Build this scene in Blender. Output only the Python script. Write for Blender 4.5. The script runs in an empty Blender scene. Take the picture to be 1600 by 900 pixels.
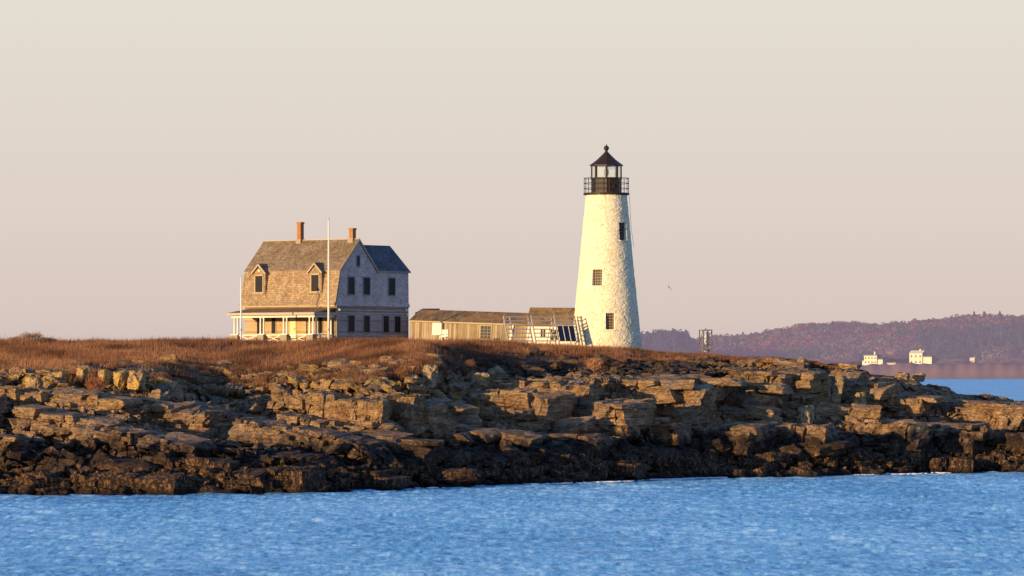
import bpy, math, random
import numpy as np
from mathutils import Vector, Matrix

R = math.radians
random.seed(7)
rng = np.random.default_rng(7)
scene = bpy.context.scene
col = scene.collection

# ------------------------------------------------------------------ camera
F = 6600.0          # focal length in photo pixels (1600 wide)
CH = 7.47           # camera height above the sea
HY = 575.0          # horizon row
def at(px, py, D):
    return Vector(((px-800)/F*D, D, CH+(HY-py)/F*D))
def wx(px, D): return (px-800)/F*D
def wz(py, D): return CH+(HY-py)/F*D

cam = bpy.data.cameras.new("camera"); co = bpy.data.objects.new("camera", cam)
col.objects.link(co); scene.camera = co
co.location = (0, 0, CH); co.rotation_euler = (R(90), 0, 0)
cam.sensor_width = 36; cam.lens = 36*F/1600; cam.shift_y = (HY-450)/1600
cam.clip_start = 1; cam.clip_end = 60000
scene.view_settings.view_transform = 'Standard'; scene.view_settings.look = 'None'
scene.view_settings.exposure = 0

# ------------------------------------------------------------------ sun + sky
SAZ, SEL = R(45), R(6.4)
sdir = Vector((-math.sin(SAZ)*math.cos(SEL), -math.cos(SAZ)*math.cos(SEL), math.sin(SEL)))
sl = bpy.data.lights.new("sun", 'SUN'); so = bpy.data.objects.new("sun", sl); col.objects.link(so)
sl.energy = 5.0; sl.angle = R(0.5); sl.color = (1.42, 0.95, 0.43)
so.rotation_euler = sdir.to_track_quat('Z', 'Y').to_euler()

w = bpy.data.worlds.new("World"); scene.world = w; w.use_nodes = True
nt = w.node_tree; N = nt.nodes; L = nt.links
bg = N['Background']
sky = N.new('ShaderNodeTexSky'); sky.sky_type = 'NISHITA'; sky.sun_disc = False
sky.sun_elevation = SEL; sky.sun_rotation = math.pi+SAZ; sky.air_density = 1.0; sky.dust_density = 0.5; sky.ozone_density = 2.0
tc = N.new('ShaderNodeTexCoord'); sep = N.new('ShaderNodeSeparateXYZ'); L.new(tc.outputs['Generated'], sep.inputs[0])
rp = N.new('ShaderNodeValToRGB'); L.new(sep.outputs['Z'], rp.inputs[0])
def lin(r, g, b, s=1.0):
    f = lambda c: ((c/255+.055)/1.055)**2.4 if c > 10 else c/255/12.92
    return (f(r)*s, f(g)*s, f(b)*s, 1)
K = 10.0     # ramp colours are divided out by the background strength 0.1
e = rp.color_ramp.elements
stops = [(0.0, lin(206, 186, 184)), (0.012, lin(216, 199, 191)), (0.04, lin(223, 210, 200)), (0.09, lin(228, 222, 211)),
         (0.15, lin(176, 188, 206)), (0.26, lin(100, 132, 182))]
e[0].position, e[0].color = stops[0]; e[1].position, e[1].color = stops[-1]
for p_, c_ in stops[1:-1]:
    q = e.new(p_); q.color = c_
gain = N.new('ShaderNodeVectorMath'); gain.operation = 'SCALE'; gain.inputs[3].default_value = K
L.new(rp.outputs[0], gain.inputs[0])
tint = N.new('ShaderNodeVectorMath'); tint.operation = 'MULTIPLY'; tint.inputs[1].default_value = (1.6, 2.3, 3.6)
L.new(sky.outputs[0], tint.inputs[0])
mr = N.new('ShaderNodeMapRange'); mr.inputs[1].default_value = 0.10; mr.inputs[2].default_value = 0.28
L.new(sep.outputs['Z'], mr.inputs[0])
mx = N.new('ShaderNodeMix'); mx.data_type = 'RGBA'
L.new(mr.outputs[0], mx.inputs['Factor']); L.new(gain.outputs[0], mx.inputs['A']); L.new(tint.outputs[0], mx.inputs['B'])
L.new(mx.outputs['Result'], bg.inputs[0]); bg.inputs[1].default_value = 0.1

# ------------------------------------------------------------------ node helpers
class NT:
    def __init__(s, name):
        s.m = bpy.data.materials.new(name); s.m.use_nodes = True
        s.t = s.m.node_tree; s.b = s.t.nodes['Principled BSDF']; s.out = s.t.nodes['Material Output']
        s.b.inputs['Specular IOR Level'].default_value = 0.2
        s.b.inputs['Roughness'].default_value = 0.9
        s._c = None
    def n(s, k, **kw):
        x = s.t.nodes.new('ShaderNode'+k)
        for a, v in kw.items(): setattr(x, a, v)
        return x
    def l(s, a, b): s.t.links.new(a, b)
    def coord(s, kind='Object', scale=(1, 1, 1), rot=(0, 0, 0), loc=(0, 0, 0)):
        c = s.n('TexCoord') if kind != 'World' else s.n('NewGeometry')
        o = c.outputs[kind] if kind != 'World' else c.outputs['Position']
        m = s.n('Mapping'); m.inputs['Scale'].default_value = scale; m.inputs['Rotation'].default_value = rot
        m.inputs['Location'].default_value = loc
        s.l(o, m.inputs[0]); return m.outputs[0]
    def noise(s, vec, scale, detail=6, rough=.6, dist=0):
        x = s.n('TexNoise'); x.inputs['Scale'].default_value = scale; x.inputs['Detail'].default_value = detail
        x.inputs['Roughness'].default_value = rough; x.inputs['Distortion'].default_value = dist
        s.l(vec, x.inputs['Vector']); return x.outputs['Fac']
    def ramp(s, fac, stops, interp='LINEAR'):
        r = s.n('ValToRGB'); r.color_ramp.interpolation = interp
        e = r.color_ramp.elements
        c4 = lambda c: tuple(c)+(1,) if len(c) == 3 else tuple(c)
        e[0].position = stops[0][0]; e[0].color = c4(stops[0][1])
        e[1].position = stops[-1][0]; e[1].color = c4(stops[-1][1])
        for p, c in stops[1:-1]:
            q = e.new(p); q.color = c4(c)
        s.l(fac, r.inputs[0]); return r.outputs[0]
    def mix(s, fac, a, b, mode='MIX'):
        m = s.n('Mix'); m.data_type = 'RGBA'; m.blend_type = mode
        for v, k in ((fac, 'Factor'), (a, 'A'), (b, 'B')):
            if isinstance(v, (int, float)): m.inputs[k].default_value = v
            elif isinstance(v, tuple): m.inputs[k].default_value = v if len(v) == 4 else v+(1,)
            else: s.l(v, m.inputs[k])
        return m.outputs['Result']
    def math(s, op, a, b=0.0, clamp=False):
        m = s.n('Math'); m.operation = op; m.use_clamp = clamp
        for i, v in enumerate((a, b)):
            if isinstance(v, (int, float)): m.inputs[i].default_value = v
            else: s.l(v, m.inputs[i])
        return m.outputs[0]
    def bump(s, h, strength=.5, dist=.05, prev=None):
        b = s.n('Bump'); b.inputs['Strength'].default_value = strength; b.inputs['Distance'].default_value = dist
        s.l(h, b.inputs['Height'])
        if prev is not None: s.l(prev, b.inputs['Normal'])
        return b.outputs[0]
    def color(s, c):
        if isinstance(c, tuple): s.b.inputs['Base Color'].default_value = c if len(c) == 4 else c+(1,)
        else: s.l(c, s.b.inputs['Base Color'])
    def normal(s, n): s.l(n, s.b.inputs['Normal'])

def plain(name, c, rough=.7, var=.25, scale=3.0, metal=0.0, bump=0.0):
    t = NT(name); v = t.coord('Object')
    n = t.noise(v, scale, 5, .65)
    t.color(t.mix(n, tuple(x*(1-var) for x in c), tuple(min(1, x*(1+var)) for x in c)))
    t.b.inputs['Roughness'].default_value = rough; t.b.inputs['Metallic'].default_value = metal
    if bump: t.normal(t.bump(t.noise(v, scale*6, 4), .6, bump))
    return t.m

def brick(t, vec, sx, sz, off=.5, mortar=.02):
    b = t.n('TexBrick'); b.offset = off
    b.inputs['Scale'].default_value = 1; b.inputs['Brick Width'].default_value = sx; b.inputs['Row Height'].default_value = sz
    b.inputs['Mortar Size'].default_value = mortar; b.inputs['Color1'].default_value = (0, 0, 0, 1); b.inputs['Color2'].default_value = (1, 1, 1, 1)
    b.inputs['Mortar'].default_value = (.3, .3, .3, 1); b.inputs['Mortar Smooth'].default_value = .3
    t.l(vec, b.inputs['Vector']); return b

def planar(t, axis):
    """coords (a, z, 0) in object space, a = x or y"""
    c = t.n('TexCoord'); sp = t.n('SeparateXYZ'); cb = t.n('CombineXYZ'); t.l(c.outputs['Object'], sp.inputs[0])
    t.l(sp.outputs['X' if axis == 'x' else 'Y'], cb.inputs[0]); t.l(sp.outputs['Z'], cb.inputs[1])
    return cb.outputs[0], c.outputs['Object'], sp

def shingles(name, axis, c_lo, c_mid, c_hi, w_=.19, h_=.15, moss=None, mossz=(0, 1)):
    t = NT(name); pv, ov, sp = planar(t, axis)
    b = brick(t, pv, w_, h_, .5, .012)
    n1 = t.noise(ov, 1.1, 6, .65); n2 = t.noise(ov, 7, 4, .7)
    f = t.math('ADD', t.math('MULTIPLY', n1, .9), t.math('MULTIPLY', n2, .7))
    sepc = t.n('SeparateColor'); t.l(b.outputs['Color'], sepc.inputs[0])
    f = t.math('ADD', f, t.math('MULTIPLY', sepc.outputs[0], .38))
    f = t.math('MULTIPLY', f, .5)
    c = t.ramp(f, [(.30, c_lo), (.48, c_mid), (.72, c_hi)])
    if moss:
        mrng = t.n('MapRange'); mrng.inputs[1].default_value, mrng.inputs[2].default_value = mossz
        t.l(sp.outputs['Z'], mrng.inputs[0])
        mf = t.math('MULTIPLY', mrng.outputs[0], t.ramp(t.noise(ov, .7, 5, .7), [(.42, (0, 0, 0)), (.62, (1, 1, 1))]), True)
        c = t.mix(t.math('MULTIPLY', mf, .6), c, moss)
    t.color(c)
    hgt = t.math('SUBTRACT', t.math('MULTIPLY', sepc.outputs[0], .4), b.outputs['Fac'])
    t.normal(t.bump(t.math('ADD', hgt, t.math('MULTIPLY', n2, .5)), .8, .03))
    return t.m

def clapboard(name, axis, c_lo, c_mid, c_hi, h_=.12, vertical=False):
    t = NT(name); pv, ov, sp = planar(t, axis)
    src = sp.outputs['X' if axis == 'x' else 'Y'] if vertical else sp.outputs['Z']
    saw = t.math('FRACT', t.math('DIVIDE', src, h_))
    idx = t.math('FLOOR', t.math('DIVIDE', src, h_))
    wn = t.n('TexWhiteNoise'); wn.noise_dimensions = '1D'; t.l(idx, wn.inputs['W'])
    st = t.coord('Object', (12, 12, .8) if vertical else (.8, .8, 14))
    n1 = t.noise(st, 1.0, 5, .7); n2 = t.noise(ov, .8, 4, .6)
    f = t.math('ADD', t.math('MULTIPLY', wn.outputs[0], .35), t.math('ADD', t.math('MULTIPLY', n1, .5), t.math('MULTIPLY', n2, .45)))
    c = t.ramp(f, [(.35, c_lo), (.62, c_mid), (.95, c_hi)])
    gap = t.ramp(saw, [(0.0, (0, 0, 0)), (.10, (1, 1, 1)), (1, (1, 1, 1))])
    c = t.mix(t.math('SUBTRACT', 1.0, gap), c, tuple(x*.25 for x in c_lo))
    t.color(c)
    t.normal(t.bump(t.math('ADD', t.math('MULTIPLY', saw, -1.0 if not vertical else 0.0), t.math('ADD', gap, t.math('MULTIPLY', n1, .3))), .7, .03))
    return t.m

# ------------------------------------------------------------------ noise (numpy)
def _hash(ix, iy, iz, s=0):
    h = (ix.astype(np.int64)*374761393 + iy.astype(np.int64)*668265263 + iz.astype(np.int64)*2147483647 + s*1013904223) & 0xffffffff
    h = ((h ^ (h >> 13))*1274126177) & 0xffffffff
    h = ((h ^ (h >> 16))*2246822519) & 0xffffffff
    return ((h ^ (h >> 15)) & 0xffffff)/float(0xffffff)
def vnoise(p, s=0):
    i = np.floor(p); f = p-i; f = f*f*(3-2*f); i = i.astype(np.int64)
    r = 0
    for dx in (0, 1):
        wx_ = f[..., 0] if dx else 1-f[..., 0]
        for dy in (0, 1):
            wy_ = f[..., 1] if dy else 1-f[..., 1]
            for dz in (0, 1):
                wz_ = f[..., 2] if dz else 1-f[..., 2]
                r = r + wx_*wy_*wz_*_hash(i[..., 0]+dx, i[..., 1]+dy, i[..., 2]+dz, s)
    return r*2-1
def fbm(p, oct=4, s=0, gain=.5, ridged=False):
    a, r, t = 1.0, 0, 0
    for k in range(oct):
        n = vnoise(p*(2.03**k)+k*17.3, s+k)
        r = r + a*((1-np.abs(n)*2) if ridged else n); t += a; a *= gain
    return r/t
def voro(p, s=0):
    """returns F1, F2-F1, cell random"""
    i = np.floor(p).astype(np.int64); f1 = np.full(p.shape[:-1], 9.); f2 = f1.copy(); idv = np.zeros_like(f1)
    for dx in (-1, 0, 1):
        for dy in (-1, 0, 1):
            for dz in (-1, 0, 1):
                a, b, c = i[..., 0]+dx, i[..., 1]+dy, i[..., 2]+dz
                d = ((a+_hash(a, b, c, s)-p[..., 0])**2 + (b+_hash(a, b, c, s+1)-p[..., 1])**2 + (c+_hash(a, b, c, s+2)-p[..., 2])**2)**.5
                rnd = _hash(a, b, c, s+3)
                cl = d < f1
                f2 = np.where(cl, f1, np.minimum(f2, d)); idv = np.where(cl, rnd, idv); f1 = np.where(cl, d, f1)
    return f1, f2-f1, idv

# ------------------------------------------------------------------ mesh helpers
def link(o, parent=None):
    col.objects.link(o)
    if parent is not None: o.parent = parent
    return o
def np_mesh(name, V, Fq, mat, parent=None, smooth=False, attr=None):
    """V (n,3) float; Fq (m,k) int"""
    me = bpy.data.meshes.new(name)
    V = np.ascontiguousarray(V, dtype=np.float32); Fq = np.ascontiguousarray(Fq, dtype=np.int32)
    k = Fq.shape[1]
    me.vertices.add(len(V)); me.vertices.foreach_set('co', V.ravel())
    me.loops.add(Fq.size); me.loops.foreach_set('vertex_index', Fq.ravel())
    me.polygons.add(len(Fq)); me.polygons.foreach_set('loop_start', np.arange(0, Fq.size, k, dtype=np.int32))
    me.polygons.foreach_set('use_smooth', np.full(len(Fq), smooth, dtype=bool))
    me.update(calc_edges=True)
    if attr is not None:
        a = me.color_attributes.new('col', 'FLOAT_COLOR', 'POINT')
        a.data.foreach_set('color', np.ascontiguousarray(attr, dtype=np.float32).ravel())
    me.materials.append(mat)
    return link(bpy.data.objects.new(name, me), parent)

class MB:
    def __init__(s): s.v = []; s.f = []
    def add(s, vs, fs):
        b = len(s.v); s.v += [tuple(x) for x in vs]; s.f += [tuple(i+b for i in f) for f in fs]; return s
    def box(s, x0, x1, y0, y1, z0, z1):
        if x0 > x1: x0, x1 = x1, x0
        if y0 > y1: y0, y1 = y1, y0
        vs = [(x, y, z) for z in (z0, z1) for y in (y0, y1) for x in (x0, x1)]
        return s.add(vs, [(0, 2, 3, 1), (4, 5, 7, 6), (0, 1, 5, 4), (2, 6, 7, 3), (0, 4, 6, 2), (1, 3, 7, 5)])
    def bar(s, a, b, w, h=None):
        h = h or w; a, b = Vector(a), Vector(b); d = (b-a).normalized()
        up = Vector((0, 0, 1)) if abs(d.z) < .9 else Vector((0, 1, 0))
        u = d.cross(up).normalized()*w/2; v = u.cross(d).normalized()*h/2
        vs = [p+q for p in (a, b) for q in (-u-v, u-v, u+v, -u+v)]
        return s.add(vs, [(0, 1, 2, 3), (7, 6, 5, 4), (0, 4, 5, 1), (1, 5, 6, 2), (2, 6, 7, 3), (3, 7, 4, 0)])
    def lathe(s, prof, n=24, c=(0, 0), ph=0, caps=True):
        b = []
        for r, z in prof:
            for i in range(n):
                a = ph+2*math.pi*i/n; b.append((c[0]+r*math.cos(a), c[1]+r*math.sin(a), z))
        fs = []
        for k in range(len(prof)-1):
            for i in range(n):
                j = (i+1) % n; fs.append((k*n+i, k*n+j, (k+1)*n+j, (k+1)*n+i))
        if caps: fs += [tuple(range(n))[::-1], tuple(range((len(prof)-1)*n, len(prof)*n))]
        return s.add(b, fs)
    def tube(s, a, b, r0, r1=None, n=10):
        r1 = r0 if r1 is None else r1; a, b = Vector(a), Vector(b); d = (b-a).normalized()
        up = Vector((0, 0, 1)) if abs(d.z) < .9 else Vector((0, 1, 0))
        u = d.cross(up).normalized(); v = d.cross(u).normalized()
        vs = [p+(u*math.cos(t)+v*math.sin(t))*r for p, r in ((a, r0), (b, r1)) for t in [2*math.pi*i/n for i in range(n)]]
        return s.add(vs, [(i, (i+1) % n, n+(i+1) % n, n+i) for i in range(n)]+[tuple(range(n))[::-1], tuple(range(n, 2*n))])
    def extrude(s, poly, axis, a, b):
        """poly of 2d points extruded along 'x' (poly in y,z) or 'y' (poly in x,z)"""
        n = len(poly)
        P = lambda p, t: (t, p[0], p[1]) if axis == 'x' else (p[0], t, p[1])
        return s.add([P(p, a) for p in poly]+[P(p, b) for p in poly],
                     [tuple(range(n)), tuple(range(2*n-1, n-1, -1))]+[(i, n+i, n+(i+1) % n, (i+1) % n) for i in range(n)])
    def build(s, name, mat, parent=None, smooth=False, bevel=0):
        me = bpy.data.meshes.new(name); me.from_pydata(s.v, [], s.f)
        import bmesh
        bm = bmesh.new(); bm.from_mesh(me); bmesh.ops.recalc_face_normals(bm, faces=bm.faces)
        if bevel: bmesh.ops.bevel(bm, geom=list(bm.edges), offset=bevel, segments=1, affect='EDGES')
        bm.to_mesh(me); bm.free()
        if smooth:
            for p in me.polygons: p.use_smooth = True
        me.materials.append(mat)
        return link(bpy.data.objects.new(name, me), parent)

def thing(name, label, cat, loc, rot=(0, 0, 0), group=None):
    o = bpy.data.objects.new(name, None); col.objects.link(o); o.location = loc; o.rotation_euler = rot
    o['label'] = label; o['category'] = cat
    if group: o['group'] = group
    return o
def tag(o, label, cat, group=None, kind=None):
    o['label'] = label; o['category'] = cat
    if group: o['group'] = group
    if kind: o['kind'] = kind
    return o

# ------------------------------------------------------------------ TERRAIN control table (photo column -> (row, distance) stations)
T = {
 -250: [(778, 243), (740, 246), (692, 251), (640, 262), (592, 276), (541, 322)],
    0: [(773, 249), (735, 252), (690, 257), (640, 267), (592, 281), (539, 325)],
  120: [(774, 249), (736, 252), (690, 257), (636, 266), (586, 279), (539, 327)],
  230: [(774, 249), (735, 252), (692, 257), (636, 268), (590, 284), (540, 330)],
  330: [(773, 250), (732, 253), (700, 258), (672, 278), (612, 293), (540, 330)],
  440: [(771, 251.5), (725, 255), (700, 260), (655, 281), (604, 290), (539, 330)],
  560: [(767, 257), (722, 260), (695, 265), (630, 272), (598, 281), (537, 312)],
  660: [(762, 263), (718, 266), (690, 271), (622, 279), (583, 284), (539, 304)],
  740: [(758, 269), (715, 272), (684, 277), (640, 289), (572, 304), (542, 326)],
  820: [(756, 272), (714, 275), (682, 280), (612, 288), (573, 312), (545, 328)],
  950: [(752, 278.5), (710, 281), (680, 285), (600, 293), (572, 318), (550, 330)],
 1080: [(747, 287), (705, 290), (672, 295), (596, 301), (576, 322), (558, 330)],
 1180: [(745, 290), (702, 293), (668, 298), (598, 306), (574, 322), (561, 330)],
 1270: [(743, 293), (700, 296), (660, 301), (595, 311), (577, 322), (569, 330)],
 1400: [(740, 299), (705, 302), (665, 306), (622, 313), (598, 321), (586, 330)],
 1520: [(738, 302.5), (705, 305), (675, 309), (646, 315), (628, 320), (619, 328)],
 1600: [(738, 302.5), (705, 305), (675, 309), (648, 315), (631, 320), (624, 327)],
 1850: [(736, 306), (706, 309), (680, 313), (655, 318), (645, 323), (640, 329)],
}
cu = np.array(sorted(T)); NS = 9
CD = np.zeros((len(cu), NS)); CZ = np.zeros((len(cu), NS))
for i, c in enumerate(cu):
    for j, (y, d) in enumerate(T[c]):
        CD[i, j+1] = d; CZ[i, j+1] = wz(y, d)
    CZ[i, 1] = min(CZ[i, 1], 0.05)
    CD[i, 0] = CD[i, 1]-5; CZ[i, 0] = -2.2
    CD[i, 7] = 352
    CZ[i, 7] = CZ[i, 6] - (0.1 if c < 1000 else 1.6)
    CD[i, 8] = 430; CZ[i, 8] = -2.5
def cols(U):
    """smoothly interpolated station tables for photo columns U"""
    D = np.zeros((len(U), NS)); Z = np.zeros((len(U), NS)); off = np.linspace(-34, 34, 9); wts = np.exp(-(off/22)**2); wts /= wts.sum()
    for j in range(NS):
        for o_, w_ in zip(off, wts):
            D[:, j] += w_*np.interp(U+o_, cu, CD[:, j]); Z[:, j] += w_*np.interp(U+o_, cu, CZ[:, j])
    return D, Z
_gu = np.arange(-250, 1851, 4.0); _gd, _gz = cols(_gu)
def ground(x, y):
    x = np.atleast_1d(np.asarray(x, float)); y = np.atleast_1d(np.asarray(y, float))
    px = np.clip(x/y*F+800, -250, 1850); k = np.clip(((px+250)/4).astype(int), 0, len(_gu)-1)
    out = np.zeros(len(x))
    for kk in np.unique(k):
        m = k == kk; out[m] = np.interp(y[m], _gd[kk], _gz[kk])
    return out
def surf(U, Vv):
    """U px columns, Vv stations (0..8) elementwise -> x, y, z"""
    k = np.clip((U+250)/4, 0, len(_gu)-1.001); k0 = k.astype(int); fk = (k-k0)
    v = np.clip(Vv, 0, NS-1.001); j = v.astype(int); fj = v-j
    def g(A): 
        a = A[k0, j]*(1-fj)+A[k0, j+1]*fj; b = A[k0+1, j]*(1-fj)+A[k0+1, j+1]*fj
        return a*(1-fk)+b*fk
    D = g(_gd); Z = g(_gz); return (U-800)/F*D, D, Z

# ------------------------------------------------------------------ ROCK material
def rock_material():
    t = NT('weathered_bedrock')
    v = t.coord('World'); sp = t.n('SeparateXYZ'); t.l(v, sp.inputs[0])
    n1 = t.noise(v, .35, 6, .6, .4); n2 = t.noise(v, 1.6, 7, .65, .3); n3 = t.noise(v, 7, 5, .7)
    sv = t.coord('World', (.6, .6, 7), (0, R(-9), 0)); ns = t.noise(sv, 1.0, 6, .65, .6)
    f = t.math('ADD', t.math('MULTIPLY', n3, .25), t.math('ADD', t.math('MULTIPLY', n2, .35), t.math('MULTIPLY', ns, .40)))
    base = t.ramp(f, [(.30, (.035, .027, .022)), (.39, (.12, .08, .052)), (.46, (.27, .165, .09)), (.54, (.47, .30, .155)), (.65, (.70, .52, .32))])
    rust = t.ramp(n1, [(.50, (0, 0, 0)), (.66, (1, 1, 1))])
    base = t.mix(t.math('MULTIPLY', rust, .55), base, (.22, .095, .04))
    grey = t.ramp(t.noise(t.coord('World', (1, 1, 1), (0, 0, 0), (31, 5, 2)), .5, 5), [(.50, (0, 0, 0)), (.64, (1, 1, 1))])
    base = t.mix(t.math('MULTIPLY', grey, .55), base, (.17, .155, .145))
    # lichen high up
    zl = t.n('MapRange'); zl.inputs[1].default_value = 4.6; zl.inputs[2].default_value = 6.6; t.l(sp.outputs['Z'], zl.inputs[0])
    lm = t.ramp(t.noise(t.coord('World', (1, 1, 1), (0, 0, 0), (3, 55, 2)), 1.1, 6, .7), [(.50, (0, 0, 0)), (.58, (1, 1, 1))])
    xl = t.n('MapRange'); xl.inputs[1].default_value = 2; xl.inputs[2].default_value = -8; t.l(sp.outputs['X'], xl.inputs[0])
    base = t.mix(t.math('MULTIPLY', t.math('MULTIPLY', zl.outputs[0], lm), t.math('ADD', t.math('MULTIPLY', xl.outputs[0], .65), .2)), base, (.42, .27, .045))
    # bedding planes
    sb = t.coord('World', (.35, .35, 4.2), (0, R(-7), 0)); nb_ = t.noise(sb, 1.0, 3, .5, .3)
    bl = t.math('FRACT', t.math('MULTIPLY', nb_, 9.0)); bl = t.ramp(bl, [(0, (1, 1, 1)), (.07, (1, 1, 1)), (.16, (0, 0, 0)), (1, (0, 0, 0))])
    base = t.mix(t.math('MULTIPLY', bl, t.math('MULTIPLY', n1, 1.3)), base, (.035, .026, .022))
    # guano / quartz streaks
    wm = t.ramp(t.noise(t.coord('World', (1.2, 1.2, .5), (0, 0, 0), (9, 15, 2)), 1.3, 7, .7), [(.66, (0, 0, 0)), (.73, (1, 1, 1))])
    base = t.mix(t.math('MULTIPLY', wm, .5), base, (.62, .58, .52))
    # tide line
    zz = t.math('ADD', sp.outputs['Z'], t.math('MULTIPLY', t.math('SUBTRACT', n1, .5), 2.8))
    zz = t.math('ADD', zz, t.math('MULTIPLY', t.math('SUBTRACT', n2, .5), 1.6))
    dk = t.n('MapRange'); dk.inputs[1].default_value = 3.5; dk.inputs[2].default_value = 2.5; t.l(zz, dk.inputs[0])
    dark = t.ramp(n2, [(.3, (.018, .013, .012)), (.5, (.045, .030, .024)), (.62, (.12, .078, .048)), (.76, (.26, .17, .10))])
    c = t.mix(dk.outputs[0], base, dark)
    # rockweed
    wd = t.n('MapRange'); wd.inputs[1].default_value = 2.0; wd.inputs[2].default_value = 1.2; t.l(zz, wd.inputs[0])
    wv = t.coord('World', (3, 3, 1.4)); wn = t.noise(wv, 1.6, 6, .75)
    weed = t.ramp(wn, [(.36, (.012, .009, .007)), (.50, (.05, .029, .017)), (.57, (.20, .11, .052)), (.70, (.42, .255, .13))])
    c = t.mix(wd.outputs[0], c, weed)
    wl = t.n('MapRange'); wl.inputs[1].default_value = .5; wl.inputs[2].default_value = .1; t.l(sp.outputs['Z'], wl.inputs[0])
    c = t.mix(wl.outputs[0], c, (.022, .014, .012))
    # cast shade on the bank below the light tower, painted into the rock colour
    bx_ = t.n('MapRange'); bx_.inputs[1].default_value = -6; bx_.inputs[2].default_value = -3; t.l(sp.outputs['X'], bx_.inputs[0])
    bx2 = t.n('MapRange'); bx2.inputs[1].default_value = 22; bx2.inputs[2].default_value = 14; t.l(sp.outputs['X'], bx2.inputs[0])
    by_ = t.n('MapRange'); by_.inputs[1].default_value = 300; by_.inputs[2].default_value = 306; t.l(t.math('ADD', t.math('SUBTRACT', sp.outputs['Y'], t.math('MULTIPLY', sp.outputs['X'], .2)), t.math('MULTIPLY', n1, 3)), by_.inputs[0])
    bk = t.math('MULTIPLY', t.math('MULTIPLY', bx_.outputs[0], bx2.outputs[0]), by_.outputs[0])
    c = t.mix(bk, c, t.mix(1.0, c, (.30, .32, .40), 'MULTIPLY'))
    # cracks
    vo = t.n('TexVoronoi'); vo.feature = 'DISTANCE_TO_EDGE'; vo.inputs['Scale'].default_value = .6
    mp = t.coord('World', (.8, .8, 1.8), (0, R(-9), 0)); ad = t.n('VectorMath'); ad.operation = 'ADD'
    nz = t.n('TexNoise'); nz.inputs['Scale'].default_value = 1.5; t.l(v, nz.inputs['Vector']); sc = t.n('VectorMath'); sc.operation = 'SCALE'; sc.inputs[3].default_value = .7
    t.l(nz.outputs['Color'], sc.inputs[0]); t.l(mp, ad.inputs[0]); t.l(sc.outputs[0], ad.inputs[1]); t.l(ad.outputs[0], vo.inputs['Vector'])
    ck = t.ramp(vo.outputs['Distance'], [(0, (0, 0, 0)), (.05, (1, 1, 1)), (1, (1, 1, 1))])
    c = t.mix(t.math('MULTIPLY', t.math('SUBTRACT', 1, ck), .25), c, (.015, .012, .011))
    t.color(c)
    h = t.math('ADD', t.math('MULTIPLY', n3, .8), t.math('ADD', t.math('MULTIPLY', ns, 1.1), t.math('MULTIPLY', ck, .25)))
    t.normal(t.bump(h, 1.0, .24))
    t.b.inputs['Roughness'].default_value = .85
    return t.m
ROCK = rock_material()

def soil_material():
    t = NT('dry_turf'); v = t.coord('World')
    n = t.noise(v, .5, 6, .65); n2 = t.noise(v, 5, 4, .7)
    t.color(t.mix(n2, t.ramp(n, [(.35, (.07, .038, .022)), (.55, (.14, .07, .036)), (.7, (.20, .115, .055))]), (.06, .035, .022)))
    t.normal(t.bump(n2, .8, .2)); return t.m
SOIL = soil_material()

# ------------------------------------------------------------------ TERRAIN mesh : bedrock
def rock_warp(x, y, z, amp):
    """turns a smooth slope into jointed, bedded rock"""
    P = np.stack([x, y, z], -1)
    tilt = np.where(x < 0, .17, .03)
    tw = np.clip((x+6)/12, 0, 1); tilt = .17*(1-tw)+.02*tw
    w_ = z + tilt*(x+6) + .55*fbm(P*np.array([.12, .12, .12]), 3, 5) 
    th = .62
    q = w_/th; i = np.floor(q); f = q-i
    st = np.clip((f-.32)/.36, 0, 1); st = st*st*(3-2*st)
    dz = (i+st-q)*th*amp*1.05
    z2 = z+dz
    # joint blocks: per-cell push towards viewer
    Q = np.stack([x*.42+.35*fbm(P*.5, 2, 9), i*.77+.5*st, y*.22], -1)
    f1, f21, idv = voro(Q, 3)
    push = (idv-.5)*2.6*amp
    crack = np.clip(1-f21/.09, 0, 1)*.55*amp
    Q3 = np.stack([x*.17+.25*fbm(P*.3, 2, 19), w_*.42+.2*fbm(P*.4, 2, 18), y*.09], -1); b1, b21, bid = voro(Q3, 43)
    big = (bid-.5)*1.9*amp
    Q2 = np.stack([x*1.3, w_*2.2, y*.9], -1); g1, g21, gid = voro(Q2, 23)
    push2 = (gid-.5)*.55*amp; crack2 = np.clip(1-g21/.12, 0, 1)*.16*amp
    n = fbm(P*.9, 5, 31, .55)*.42*amp + fbm(P*4.5, 3, 41, .6)*.09*amp
    ridg = fbm(P*np.array([.6, .6, 2.4]), 4, 51, .55, True)*.28*amp
    y2 = y - push*.8 - big - push2 + crack + crack2 - n*.8 - ridg
    x2 = x + fbm(P*1.7+40, 3, 61)*.25*amp
    z2 = z2 + (idv-.5)*.5*amp + n*.45 + (gid-.5)*.16*amp - crack*.5
    return x2, y2, z2

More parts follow.
